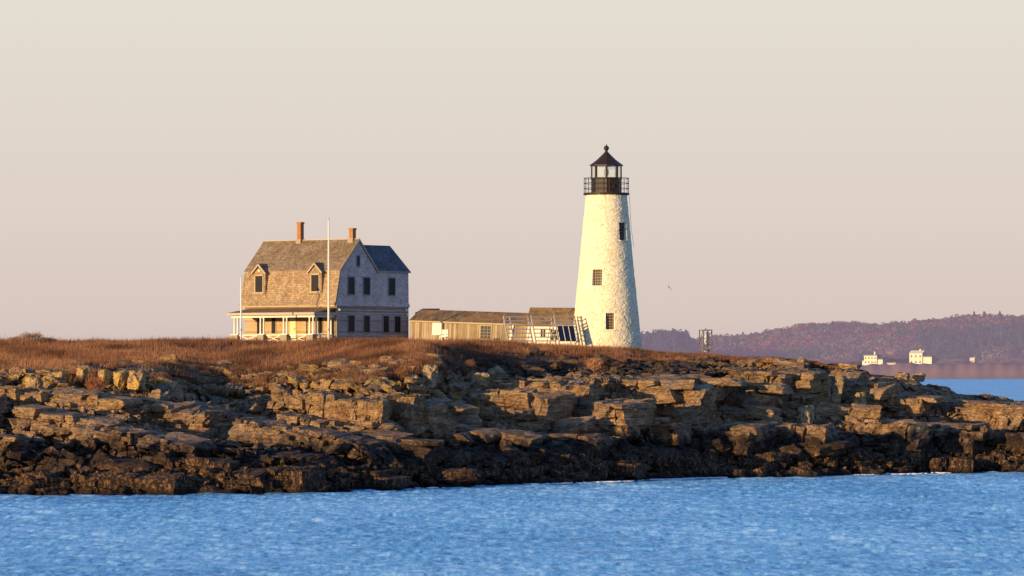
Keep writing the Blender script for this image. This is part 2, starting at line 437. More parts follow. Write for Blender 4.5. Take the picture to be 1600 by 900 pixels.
def terrain():
    U = np.arange(-230, 1831, 1.35)
    Vr = np.concatenate([np.linspace(0, 1, 30, endpoint=False), np.linspace(1, 5, 380, endpoint=False), np.linspace(5, 7, 110)])
    UU, VV = np.meshgrid(U, Vr, indexing='ij')
    x, y, z = surf(UU.ravel(), VV.ravel()); v = VV.ravel()
    rt = np.clip((UU.ravel()-1000)/220, 0, 1); amp = np.clip((5.62+1.05*rt-v)/.6, 0, 1)*np.clip(v/.5, .3, 1)*(1-.45*np.clip((UU.ravel()-1250)/150, 0, 1)*np.clip((v-4.6)/.5, 0, 1))
    x, y, z = rock_warp(x, y, z, amp)
    # sink the back edge below the turf sheet
    z = z - np.clip((v-5.3)/.6, 0, 1)*1.2*(1-rt)
    n, m = len(U), len(Vr)
    idx = np.arange(n*m).reshape(n, m)
    Fq = np.stack([idx[:-1, :-1], idx[1:, :-1], idx[1:, 1:], idx[:-1, 1:]], -1).reshape(-1, 4)
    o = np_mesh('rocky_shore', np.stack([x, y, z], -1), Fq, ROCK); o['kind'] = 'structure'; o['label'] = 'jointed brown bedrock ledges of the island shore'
    # turf sheet
    U = np.arange(-230, 1831, 4.0); Vr = np.concatenate([np.linspace(4.75, 6, 60, endpoint=False), np.linspace(6, 8, 50)])
    UU, VV = np.meshgrid(U, Vr, indexing='ij'); x, y, z = surf(UU.ravel(), VV.ravel()); v = VV.ravel()
    P = np.stack([x, y, z*0], -1)
    edge = 5.0+.22*fbm(P*.25, 3, 77)+.16*fbm(P*.9, 2, 78)+np.clip((UU.ravel()-1235)/60, 0, 1)*3+.22*np.exp(-((UU.ravel()-470)/230)**2)+.10*np.clip((700-UU.ravel())/100, 0, 1)
    # right of the light the turf thins out to rock on the crest
    px = UU.ravel(); edge = edge + np.clip((px-1010)/230, 0, 1)*1.15
    z = z + .25*fbm(P*.22, 3, 71)*np.clip(v-4.9, 0, 1) - np.clip((edge-v)/.25, 0, 1)*2.6 + .12
    n, m = len(U), len(Vr); idx = np.arange(n*m).reshape(n, m)
    Fq = np.stack([idx[:-1, :-1], idx[1:, :-1], idx[1:, 1:], idx[:-1, 1:]], -1).reshape(-1, 4)
    o = np_mesh('ground', np.stack([x, y, z], -1), Fq, SOIL, smooth=True); o['kind'] = 'structure'; o['label'] = 'low turf covered top of the island'
terrain()

# ------------------------------------------------------------------ blocks: bedding-aligned slabs over the bedrock
def cube_template(nx, ny, nz):
    """closed box grid in [-1,1]^3"""
    verts = {}; V = []; Fc = []
    def vid(p):
        k = tuple(np.round(p, 5))
        if k not in verts: verts[k] = len(V); V.append(k)
        return verts[k]
    def face(o, a, b, na, nb, flip):
        o, a, b = map(np.array, (o, a, b))
        g = [[vid(o+a*(2*i/na)+b*(2*j/nb)) for j in range(nb+1)] for i in range(na+1)]
        for i in range(na):
            for j in range(nb):
                q = (g[i][j], g[i+1][j], g[i+1][j+1], g[i][j+1]); Fc.append(q[::-1] if flip else q)
    X, Y, Z = np.eye(3)
    face((-1, -1, -1), X, Z, nx, nz, False); face((-1, 1, -1), X, Z, nx, nz, True)
    face((-1, -1, -1), Y, Z, ny, nz, True); face((1, -1, -1), Y, Z, ny, nz, False)
    face((-1, -1, 1), X, Y, nx, ny, False); face((-1, -1, -1), X, Y, nx, ny, True)
    return np.array(V), np.array(Fc)

def block(tv, c, size, rot, seed, jag=1.0, rnd=.12, cuts=4):
    """one fractured block; returns world verts"""
    g = np.random.default_rng(seed)
    p = tv.copy()
    # corner jitter (trilinear)
    cj = g.uniform(-.22, .22, (2, 2, 2, 3)); cj[:, :, 1] *= 1.2
    a = (p+1)/2
    off = 0
    for i in (0, 1):
        for j in (0, 1):
            for k in (0, 1):
                wgt = (a[:, 0] if i else 1-a[:, 0])*(a[:, 1] if j else 1-a[:, 1])*(a[:, 2] if k else 1-a[:, 2])
                off = off + wgt[:, None]*cj[i, j, k]
    p = p+off
    for _ in range(cuts):
        nn = g.normal(size=3); nn[2] *= .8; nn /= np.linalg.norm(nn); lim = np.abs(nn).sum()*g.uniform(.62, .86)
        dd = p@nn-lim; p = p-np.clip(dd, 0, None)[:, None]*nn
    r = np.linalg.norm(tv, axis=1, keepdims=True)
    p = p*(1-rnd*np.clip(r-1.0, 0, 1))
    p = p*np.array(size)/2
    M = np.array(Matrix.Rotation(rot[2], 3, 'Z') @ Matrix.Rotation(rot[1], 3, 'Y') @ Matrix.Rotation(rot[0], 3, 'X'))
    p = p@M.T+np.array(c)
    s = jag*min(1.0, .35+.25*min(size))
    q = p+g.uniform(0, 50)
    d = np.stack([fbm(q*1.5, 4, 101, .55), fbm(q*1.5+9, 4, 111, .55), fbm(q*np.array([1.2, 1.2, 3])+5, 4, 121, .55)], -1)
    f1, f21, idv = voro(q*np.array([1.6, 1.3, 2.6]), 131)
    dirn = (p-np.array(c)); dirn = dirn/(np.linalg.norm(dirn, axis=1, keepdims=True)+1e-6)
    w2 = (p[:, 2]+.12*p[:, 0]+.10*d[:, 2])/.24
    stq = _hash(np.floor(w2).astype(np.int64), np.zeros(len(p), np.int64)+seed, np.zeros(len(p), np.int64), 5)-.5
    hd = dirn*np.array([1, 1, .1]); p = p+hd*(stq*.22*s)[:, None]
    h1, h21, hid = voro(q*np.array([3.6, 3.2, 5.2])+3, 151)
    p = p+dirn*((hid-.5)*.15*s-np.clip(1-h21/.12, 0, 1)*.06*s)[:, None]
    p = p+d*.09*s+dirn*((idv-.5)*.28*s-np.clip(1-f21/.1, 0, 1)*.10*s)[:, None]
    return p

tb, fb = cube_template(16, 9, 9)
ts_, fs_ = cube_template(7, 6, 6)
Vs, Fs = [], []; cnt = 0
def emit(t, f, *a, **k):
    global cnt
    v = block(t, *a, **k); Vs.append(v); Fs.append(f+cnt); cnt += len(v)
g = np.random.default_rng(11); sd = 0
def row_D(u, row):
    """distance at which the slope of column u shows at a photo row"""
    kk = int(min(max((u+250)/4, 0), len(_gu)-1)); d = np.linspace(_gd[kk][1], _gd[kk][6], 200); z = np.interp(d, _gd[kk], _gz[kk])
    r = HY-(z-CH)*F/d; i = np.where(r <= row)[0]
    return float(d[i[0]]) if len(i) else float(d[-1])
tb2, fb2 = cube_template(13, 7, 9); tm, fm = cube_template(40, 12, 18)
MASS = [  # u, row, w px, h px, yaw deg, tilt deg
 (136, 634, 122, 26, -22, 7), (18, 628, 40, 34, -40, 4), (52, 632, 36, 26, -30, 5), (270, 655, 120, 40, -18, 10), (345, 664, 95, 34, -25, 12), (432, 684, 110, 28, -22, 12),
 (520, 694, 110, 24, -20, 10), (490, 628, 110, 22, -15, 6), (545, 646, 95, 42, -28, 5), (618, 653, 56, 52, -36, 3), (655, 660, 48, 46, -32, 5), 
 (505, 668, 120, 16, -15, 9), (110, 668, 130, 30, -25, 8), (220, 690, 150, 26, -20, 9), (700, 648, 60, 26, -30, 12),
 (825, 642, 120, 46, -30, 3), (930, 654, 110, 52, -34, 1), (1040, 646, 140, 62, -20, -3), (860, 614, 150, 26, -28, 2), (975, 608, 190, 26, -24, 0), (1075, 606, 70, 26, -34, 2),
 (790, 650, 70, 30, -34, 4), (1010, 680, 130, 24, -20, 0), (1150, 622, 90, 44, -32, 3), (1140, 655, 80, 26, -30, 0), (1190, 606, 70, 40, -34, 4), (1235, 610, 60, 46, -40, 3), (1325, 604, 40, 40, -30, 6),
 (1345, 618, 60, 34, -34, 3), (1300, 650, 110, 34, -22, 3), (1400, 632, 100, 28, -24, 4), (1480, 640, 110, 26, -20, 3), (1560, 656, 110, 44, -26, 2), (1650, 660, 120, 40, -20, 3),
 (1230, 692, 150, 50, -26, 1), (1370, 690, 130, 52, -24, 2), (1130, 690, 120, 44, -30, 2), (1480, 692, 110, 48, -26, 2), (1590, 700, 120, 40, -20, 2),
 (870, 696, 140, 30, -24, 3), (740, 690, 120, 34, -22, 6), (620, 702, 130, 30, -24, 6), (470, 716, 130, 22, -20, 4), (300, 718, 150, 24, -18, 4), (130, 720, 160, 24, -20, 4), (-40, 700, 130, 40, -22, 6), (-60, 640, 110, 40, -24, 5),
 (60, 752, 110, 34, -22, 0), (190, 752, 120, 40, -26, 0), (330, 750, 110, 38, -24, 0), (440, 748, 100, 40, -26, 0), (560, 742, 90, 38, -26, 0), (1060, 722, 120, 34, -24, 2), (930, 730, 110, 32, -24, 2), (1180, 722, 110, 34, -26, 0), (1430, 722, 130, 32, -22, 2), (1560, 722, 100, 26, -22, 1), (790, 738, 120, 32, -22, 3), (680, 744, 100, 28, -26, 3),
]
for (u, row, wp, hp, yw, tl_) in MASS:
    D = row_D(u, row+hp*.3); k_ = D/F; W0 = wp*k_/math.cos(R(yw))*1.05; H0 = hp*k_*1.15; sd += 1
    c0 = at(u, row, D); dep = max(2.2, W0*.75)
    if row > 715:
        H0 *= g.uniform(.55, 1.0); W0 *= g.uniform(.7, 1.0); yw += g.normal(0, 14)
        c0.z = min(c0.z, CH+(HY-row-4)*k_)-g.uniform(0, .35)
    cy = D+dep*.5-.55-(g.uniform(-.8, .7) if row > 715 else 0)
    M3 = Matrix.Rotation(R(yw), 3, 'Z') @ Matrix.Rotation(R(tl_), 3, 'Y') @ Matrix.Rotation(R(3), 3, 'X')
    emit(tm, fm, (c0.x+math.sin(R(-yw))*.0, cy+.42, c0.z-.05), (W0*.98, dep, H0*.96), (R(3), R(tl_), R(yw)), 9000+sd, jag=1.15, rnd=.08, cuts=3)
    zlo = -H0/2; 
    while zlo < H0/2-.15:
        bh = min(float(np.exp(g.normal(-.30, .45))), H0/2-zlo+.1); bh = max(bh, .28); xlo = -W0/2+g.uniform(-.3, .3); ledge = g.normal(.12, .10)+.55*(zlo/H0+.5)
        while xlo < W0/2-.2:
            bw = float(np.exp(g.normal(-.12, .55))); bw = min(max(bw, .35), 2.8)
            if g.uniform() > .05:
                o_ = M3 @ Vector((xlo+bw/2, ledge+g.normal(0, .13)+(-dep*.5+min(dep, 2.6)*.5), zlo+bh/2+g.normal(0, .05))); sd += 1
                emit(tb2, fb2, (c0.x+o_.x, cy+o_.y, c0.z+o_.z), (bw*1.10, min(dep, 2.6)*g.uniform(.85, 1.1), bh*1.14), (R(3)+g.normal(0, .05), R(tl_)+g.normal(0, .045), R(yw)+g.normal(0, .20)), 5000+sd, jag=.85, rnd=.06, cuts=4)
            xlo += bw
        zlo += bh
# beds
z0 = .3
for k in range(24):
    lvl = z0+k*.42
    u = -220+g.uniform(0, 60)
    while u < 1820:
        ln = float(np.exp(g.normal(.6, .5))); ln = min(max(ln, .7), 4.5)
        hgt = g.uniform(.3, .8)
        x_ = (u-800)/F*280; tw = min(max((x_+6)/12, 0), 1); tilt = .17*(1-tw)+.02*tw
        target = lvl-tilt*(x_+6)*.8+g.normal(0, .12)
        kk = int(min(max((u+250)/4, 0), len(_gu)-1)); zc = _gz[kk][1:6]; dc = _gd[kk][1:6]
        step = ln*F/280*g.uniform(.75, 1.25)
        ztop = zc[4] if u < 1040 else zc[4]+.2
        if False: pass
        if .3 < target < ztop and g.uniform() < .09:
            D = float(np.interp(target, zc, dc)); depth = g.uniform(1.5, 4.0)
            xx = (u+step/2-800)/F*D
            yaw = g.normal(R(-24), R(14)); sd += 1
            emit(tb, fb, (xx, D+depth/2-g.uniform(-.3, .4), target-hgt*.15), (ln, depth, hgt), (g.normal(R(2), R(5)), math.atan(tilt*.8)+g.normal(0, R(5)), yaw), sd, jag=1.1)
        u += step
# stones and turf-edge ledges breaking through the grass
for k in range(260):
    u = g.uniform(-150, 690); v = g.uniform(4.9, 5.5); x_, y_, z_ = surf(np.array([u]), np.array([v])); s = min(float(np.exp(g.normal(-.75, .45))), 1.2); sd += 1
    emit(ts_, fs_, (x_[0], y_[0]-.1, z_[0]+.02), (s*g.uniform(1, 2.0), s*1.2, s*g.uniform(.4, .8)), (g.normal(0, .2), g.normal(.12, .15), g.uniform(-.9, .1)), sd, jag=1.0, rnd=.15)
# rubble
for k in range(2100):
    u = g.uniform(-200, 1800); v = g.uniform(.9, 5.0) if g.uniform() < .5 else g.uniform(.92, 1.9)
    bank = k % 5 == 0
    if bank: u = g.uniform(700, 1260); v = g.uniform(4.2, 5.7)
    if 690 < u < 1110 and not bank and 3.0 < v < 4.1: continue
    x_, y_, z_ = surf(np.array([u]), np.array([v])); s = float(np.exp(g.normal(-.85, .5))); s = min(s, 1.4)
    if v > 4.7 and not bank and g.uniform() < .6: continue
    sd += 1
    emit(ts_, fs_, (x_[0], y_[0]-g.uniform(0, .9), z_[0]+g.uniform(-.15, .15)), (s*g.uniform(.8, 1.8), s, s*g.uniform(.4, .9)), (g.normal(0, .3), g.normal(.1, .25), g.uniform(-1.0, .5)), sd, jag=1.0, rnd=.2)
for k in range(520):
    u = g.uniform(690, 1420); v = g.uniform(.95, 2.5); x_, y_, z_ = surf(np.array([u]), np.array([v])); s = min(float(np.exp(g.normal(-.6, .45))), 1.3); sd += 1
    emit(ts_, fs_, (x_[0], y_[0]-g.uniform(.6, 2.4), max(.1, z_[0]-.1)), (s*g.uniform(.9, 2.0), s*1.3, s*g.uniform(.5, .95)), (g.normal(0, .3), g.normal(.05, .25), g.uniform(-1.1, .2)), sd, jag=1.0, rnd=.2)
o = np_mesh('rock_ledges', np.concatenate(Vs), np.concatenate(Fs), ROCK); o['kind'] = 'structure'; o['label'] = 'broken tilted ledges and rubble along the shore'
print('ledge verts', cnt)

# ------------------------------------------------------------------ named boulders
def boulder_mat(name, c1, c2, lichen=0.0):
    t = NT(name); v = t.coord('World'); n = t.noise(v, 2.2, 7, .65, .4); n3 = t.noise(v, 9, 5, .7)
    c = t.ramp(n, [(.3, tuple(x*.35 for x in c1)), (.48, c1), (.68, c2)])
    if lichen:
        lm = t.ramp(t.noise(t.coord('World', (1, 1, 1), (0, 0, 0), (3, 5, 8)), 1.6, 6, .7), [(.54-.06*lichen, (0, 0, 0)), (.64-.06*lichen, (1, 1, 1))])
        c = t.mix(t.math('MULTIPLY', lm, .8), c, (.50, .30, .07))
    t.color(c); t.normal(t.bump(t.math('ADD', n3, n), .8, .07)); return t.m
BM = {'pale': boulder_mat('pale_granite', (.28, .205, .12), (.44, .34, .21)), 'lichen': boulder_mat('lichened_granite', (.27, .19, .11), (.44, .34, .18), 1.6),
      'tan': boulder_mat('tan_granite', (.24, .165, .10), (.40, .29, .175), .4), 'grey': boulder_mat('grey_granite', (.16, .15, .145), (.3, .28, .26)),
      'dark': boulder_mat('wet_dark_granite', (.07, .048, .034), (.16, .11, .07))}
tl, fl = cube_template(16, 16, 20)
BL = [  # px, py centre, w px, h px, D, mat, rot, label
 (672, 583, 21, 34, 283, 'pale', (0, .06, -.5), 'upright pale granite boulder standing just below the grass near midway along the shore'),
 (715, 611, 28, 26, 281, 'tan', (0, .1, -.3), 'low tan boulder right of the upright pale one'),
 (752, 600, 34, 46, 284, 'tan', (.05, .12, .15), 'large square-faced boulder with a shadowed right side below the walkway shed'),
 (775, 578, 26, 14, 286, 'pale', (0, -.3, 0), 'small pale slab perched on top of the large square-faced boulder'),
 (213, 592, 24, 32, 276, 'lichen', (0, .12, -.45), 'tall lichened block at the right end of the yellow row'),
 (190, 590, 15, 30, 276, 'lichen', (0, .2, -.6), 'narrow leaning block tucked left of the tall lichened block'),
 (165, 588, 13, 28, 277, 'lichen', (0, .05, -.5), 'slim yellow lichened pillar rock second from the right end of the yellow row'),
 (131, 582, 18, 22, 277, 'lichen', (0, 0, -.5), 'squat yellow block topping the left shore rocks'),
 (90, 587, 26, 16, 277, 'lichen', (0, .05, -.3), 'low yellow lichened block at the left end of the yellow row'),
 (275, 608, 30, 30, 272, 'pale', (0, .05, .5), 'pointed pyramid shaped pale boulder above the shadowed gully'),
 (255, 610, 20, 20, 274, 'grey', (0, -.6, 0), 'grey slab leaning on the pointed pale boulder'),
 (1257, 647, 24, 34, 302, 'pale', (0, -.05, -.4), 'pale square pillar rock standing in the right hand ledges'),
 (1290, 605, 16, 40, 308, 'tan', (0, .1, -.5), 'tall tan joint block in the upper right ledges'),
 (1305, 607, 18, 42, 308, 'tan', (0, .15, .1), 'leaning tan joint block beside the tall one in the upper right ledges'),
 (1343, 622, 15, 24, 308, 'lichen', (0, .05, -.5), 'short rust coloured block left of the rightmost ledge hollow'),
 (1433, 588, 20, 13, 325, 'tan', (0, .1, -.2), 'squared block at the end of the right hand crest'),
 (1408, 586, 24, 11, 325, 'tan', (0, .05, -.2), 'flat block left of the squared block on the right hand crest'),
 (1325, 572, 34, 12, 327, 'tan', (0, .1, -.2), 'long cracked slab on the crest past the turf edge'),
 (720, 712, 34, 22, 259, 'dark', (0, .1, 0), 'rounded brown boulder in the dark tide zone near the centre'),
 (55, 600, 22, 30, 262, 'tan', (0, .05, -.6), 'tan block at the left edge ledges above a dark cleft'),
]
def pyramid(v):
    k = 1-np.clip((v[:, 2]+1)/2, 0, 1)*.8; v = v.copy(); v[:, 0] *= k; v[:, 1] *= k; return v
for i, (px, py, wpx, hpx, D, m, rt, lab) in enumerate(BL):
    D = row_D(px, py+hpx*.5) - .2
    s = D/F; c = at(px, py, D); W_, H_ = wpx*s*.95, hpx*s*1.0
    tv = pyramid(tl) if 'pyramid' in lab else tl
    v = block(tv, (0, 0, 0), (W_, max(W_, .9), H_), rt, 900+i, jag=.95, rnd=.16)
    b = np_mesh('boulder', v-np.array([0, 0, v[:, 2].min()]), fl, BM[m])
    b.location = (c.x, c.y-(.9 if px > 700 else .45), c.z+v[:, 2].min()-.12*H_)
    tag(b, lab, 'boulder')

# ------------------------------------------------------------------ GRASS
def grass_mat():
    t = NT('dry_grass'); at_ = t.n('Attribute'); at_.attribute_name = 'col'
    t.color(at_.outputs['Color']); t.b.inputs['Roughness'].default_value = .9
    return t.m
GRASS = grass_mat()
def make_grass():
    n = 620000
    g = np.random.default_rng(5)
    U = g.uniform(-200, 1330, n); V = 4.65+g.beta(1.5, 1.1, n)*1.75
    x, y, z = surf(U, V); P = np.stack([x, y, z*0], -1)
    edge = 5.0+.22*fbm(P*.25, 3, 77)+.16*fbm(P*.9, 2, 78)+np.clip((U-1010)/230, 0, 1)*1.15
    clump = fbm(P*.45, 3, 88)
    edge = edge+.08+.22*np.exp(-((U-470)/230)**2)+.10*np.clip((700-U)/100, 0, 1)
    keep = ((V > edge-.02) | ((V > edge-.5) & (fbm(P*.9, 3, 79) > .14))) & (clump*.6+g.uniform(-.5, 1.4, n) > -.1)
    # clearings where rock shows through in the shadowed bank
    bare = (U > 700) & (U < 1250) & (V < 5.7) & (fbm(P*.5, 3, 99)+(5.35-V)*.5 > .05)
    keep &= ~bare
    # keep the buildings clear
    x, y, z, U, V, clump = [a[keep] for a in (x, y, z, U, V, clump)]
    P = np.stack([x, y, z*0], -1); n = len(x)
    z = z+.25*fbm(P*.22, 3, 71)*np.clip(V-4.9, 0, 1)+.08
    h = (.27+.26*clump+.12*g.normal(size=n)+.3*(g.uniform(size=n) < .015)).clip(.08, 1.0)*np.where(U > 1000, .75, 1)
    wdt = g.uniform(.012, .030, n)
    a = g.uniform(0, 2*np.pi, n); lean = g.normal(0, .16, n)*h; la = g.uniform(0, 2*np.pi, n)
    V0 = np.stack([x-np.cos(a)*wdt, y-np.sin(a)*wdt*.5, z-.1], -1); V1 = np.stack([x+np.cos(a)*wdt, y+np.sin(a)*wdt*.5, z-.1], -1)
    V2 = np.stack([x+lean*np.cos(la)+.05*h, y+lean*np.sin(la), z+h], -1)
    V = np.stack([V0, V1, V2], 1).reshape(-1, 3)
    t1 = (.5+1.0*fbm(P*np.array([.16, .07, 1]), 4, 201)).clip(0, 1); t2 = g.uniform(0, 1, n)+.9*np.clip(fbm(P*.22, 3, 203)-.05, -.3, .6)*-1
    ca = np.array([.155, .058, .034]); cb = np.array([.33, .165, .085]); cc = np.array([.13, .07, .045])
    c = ca[None]*(1-t1[:, None])+cb[None]*t1[:, None]; k = (t2 < .3)[:, None]; c = np.where(k, c*.45+cc*.55, c)
    c = c*(0.75+.5*g.uniform(size=(n, 1)))
    c = c*(.42+.62*np.clip((fbm(P*.3, 3, 301)+.35)*2, 0, 1))[:, None]
    cv = np.stack([c*.3, c*.3, c*1.2], 1).reshape(-1, 3); cv = np.concatenate([cv, np.ones((len(cv), 1))], 1)
    o = np_mesh('grass', V, np.arange(len(V)).reshape(-1, 3), GRASS, attr=cv)
    tag(o, 'dry russet grass covering the top of the island', 'grass', kind='stuff')
make_grass()

def bush(px, py, D, wpx, hpx, lab, c1, dens=1500, name='bush'):
    g = np.random.default_rng(int(px)); s = D/F; W_, H_ = wpx*s/2, hpx*s
    root = thing(name, lab, 'bush', at(px, py+2, D))
    mb = MB()
    for k in range(14):
        a = g.uniform(0, 2*math.pi); r = g.uniform(.2, .9)
        p1 = (W_*r*math.cos(a)*.5, W_*r*math.sin(a)*.5, H_*.5); p2 = (W_*r*math.cos(a), W_*r*math.sin(a), H_*g.uniform(.6, 1.0))
        mb.tube((0, 0, -.3), p1, .02, .014, 5); mb.tube(p1, p2, .014, .006, 5)
    mb.build('branch', BARK, root)
    n = dens; u = g.normal(size=(n, 3)); u /= np.linalg.norm(u, axis=1, keepdims=True); r = g.uniform(.3, 1.0, (n, 1))**.5
    p = u*r*np.array([W_, W_, H_*.5])+np.array([0, 0, H_*.5]); p *= (1+.25*vnoise(u*2.2+px)[:, None])
    d = g.normal(size=(n, 3)); d /= np.linalg.norm(d, axis=1, keepdims=True); e_ = np.cross(d, g.normal(size=(n, 3))); e_ /= np.linalg.norm(e_, axis=1, keepdims=True)
    sz = g.uniform(.05, .13, (n, 1))
    V = np.stack([p-e_*.012, p+e_*.012, p+d*sz*1.6+np.array([0, 0, .03])], 1).reshape(-1, 3)
    c = np.array(c1)[None]*g.uniform(.5, 1.4, (n, 1)); cv = np.repeat(c, 3, 0); cv = np.concatenate([cv, np.ones((len(cv), 1))], 1)
    np_mesh('foliage', V, np.arange(len(V)).reshape(-1, 3), GRASS, root, attr=cv)
    return root
BARK = plain('grey_twigs', (.13, .09, .06), .9)
bush(50, 541, 322, 42, 24, 'broad twiggy bush on the skyline at the far left', (.30, .17, .10), 4200)
bush(24, 541, 324, 26, 18, 'small twiggy bush left of the broad skyline bush', (.28, .16, .09), 1500)
bush(78, 541, 324, 22, 16, 'low twiggy bush right of the broad skyline bush', (.30, .17, .10), 1300)
bush(929, 577, 303, 24, 18, 'small orange bush among shadowed rocks below the light tower', (.5, .26, .12), 1500)
bush(150, 610, 272, 34, 24, 'russet bush growing among the yellow lichened blocks', (.32, .13, .06), 2000)
bush(545, 600, 283, 46, 34, 'bushy russet clump hanging over the bank below the house', (.22, .11, .06), 2600)
bush(735, 575, 296, 20, 14, 'small brown bush behind the upright pale boulder', (.25, .13, .08), 1000)
for q, (px_, wq, hq) in enumerate(((250, 30, 14), (318, 26, 12), (372, 34, 16), (415, 24, 12), (468, 30, 14), (505, 22, 12), (590, 36, 18), (628, 26, 16), (690, 22, 14), (812, 28, 13), (868, 24, 12), (1010, 26, 11))):
    rw = (594 if px_ < 640 else 577)-(q % 3)*4
    b = bush(px_, rw, row_D(px_, rw)-.5, wq, hq, 'low brown scrub clump growing where the dry grass meets the rocks', ((.20, .10, .055), (.27, .13, .06), (.15, .085, .055))[q % 3], 1300)
    b['group'] = 'scrub clumps along the edge of the turf'
bush(1207, 572, 322, 46, 13, 'long low bush at the right end of the turf', (.42, .2, .09), 2600)
bush(140, 541, 323, 20, 12, 'tiny bush breaking the skyline between the broad bush and the porch', (.3, .16, .09), 900)

# ------------------------------------------------------------------ SEA
def sea():
    gx = np.concatenate([-np.geomspace(60000, 46, 40), np.arange(-45, 45, .11), np.geomspace(46, 60000, 40)])
    gy = np.concatenate([[-3000, -500, -50, 60, 110], np.arange(128, 320, .20), np.geomspace(322, 60000, 70)])
    nx, ny = len(gx), len(gy)
    n = 1024; g = np.random.default_rng(3)
    Lx, Ly = n*.11, n*.20
    kx = np.fft.fftfreq(n, .11)*2*np.pi; ky = np.fft.fftfreq(n, .20)*2*np.pi
    KX, KY = np.meshgrid(kx, ky, indexing='ij'); K_ = np.hypot(KX, KY)+1e-6
    th = np.arctan2(KY, KX); amp = K_**-1.75*np.exp(-(1.1/K_)**2)*np.exp(-(K_/16)**2)*(.25+np.abs(np.cos(th-R(62)))**2)
    H = np.fft.ifft2(np.fft.fft2(g.normal(size=(n, n)))*amp).real; H /= H.std()
    X, Y = np.meshgrid(gx, gy, indexing='ij')
    ix = np.clip(((X+45)/.11), 0, 0+1e9).astype(int) % n; iy = np.clip(((Y-128)/.2), 0, 1e9).astype(int) % n
    msk = ((np.abs(X) < 45) & (Y > 128) & (Y < 320))
    fade = np.clip((45-np.abs(X))/4, 0, 1)*np.clip((320-Y)/15, 0, 1)*np.clip((Y-128)/5, 0, 1)
    Z = np.where(msk, H[ix, iy]*.042*fade, 0)
    idx = np.arange(nx*ny).reshape(nx, ny); Fq = np.stack([idx[:-1, :-1], idx[1:, :-1], idx[1:, 1:], idx[:-1, 1:]], -1).reshape(-1, 4)
    t = NT('sea_water')
    v1 = t.coord('World', (1.5, .42, 1)); v2 = t.coord('World', (3.4, .9, 1)); v3 = t.coord('World', (.07, .03, 1))
    n1 = t.noise(v1, 1.0, 4, .6, .5); n2 = t.noise(v2, 1.0, 5, .65, .5); n3 = t.noise(v3, 1, 4, .6)
    f = t.math('ADD', t.math('MULTIPLY', n1, .28), t.math('ADD', t.math('MULTIPLY', n2, .44), t.math('MULTIPLY', n3, .22)))
    colr = t.ramp(f, [(.39, (.05, .19, .33)), (.475, (.21, .54, .73)), (.56, (.60, .90, .98))])
    df = t.n('BsdfDiffuse'); t.l(colr, df.inputs[0]); gs = t.n('BsdfGlossy'); gs.inputs[0].default_value = (.72, .90, 1, 1); gs.inputs['Roughness'].default_value = .22
    nb = t.bump(t.math('ADD', n1, n2), 1.0, .4); t.l(nb, gs.inputs['Normal']); mxs = t.n('MixShader'); mxs.inputs[0].default_value = .38
    t.l(df.outputs[0], mxs.inputs[1]); t.l(gs.outputs[0], mxs.inputs[2]); t.l(mxs.outputs[0], t.out.inputs[0])
    o = np_mesh('sea', np.stack([X.ravel(), Y.ravel(), Z.ravel()], -1), Fq, t.m, smooth=True); o['kind'] = 'structure'; o['label'] = 'rippled blue sea around the island'
sea()

# foam along the water's edge
def foam():
    t = NT('sea_foam_white'); t.color((.78, .76, .80)); 
    g = np.random.default_rng(8); V = []; Fc = []
    tv, fc = cube_template(3, 3, 3); c_ = 0
    for (a, b, dens) in ((640, 760, .15), (820, 900, .6), (905, 1130, 2.6), (1330, 1420, 1.0), (1420, 1480, .4)):
        for k in range(int((b-a)*dens)):
            u = g.uniform(a, b); x, y, z = surf(np.array([u]), np.array([1.0])); s = g.uniform(.02, .09)
            yy = y[0]-g.uniform(1.5, 3.6)+.8*math.sin(u*.07)
            p = tv/np.linalg.norm(tv, axis=1, keepdims=True)*np.array([s*g.uniform(1, 4.0), s*1.5, s*.42])*(1+.3*vnoise(tv*2+k)[:, None])+np.array([x[0], yy, .06])
            V.append(p); Fc.append(fc+c_); c_ += len(p)
    for k in range(60):   # little splash
        p0 = at(1357, 738, 296); s = g.uniform(.03, .12)
        p = tv*s+np.array([p0.x+g.normal(0, .45), p0.y, max(.05, .35-abs(g.normal(0, .4)))]); V.append(p); Fc.append(fc+c_); c_ += len(p)
    o = np_mesh('foam', np.concatenate(V), np.concatenate(Fc), t.m, smooth=True); tag(o, 'white froth washing along the foot of the rocks', 'foam', kind='stuff')
foam()

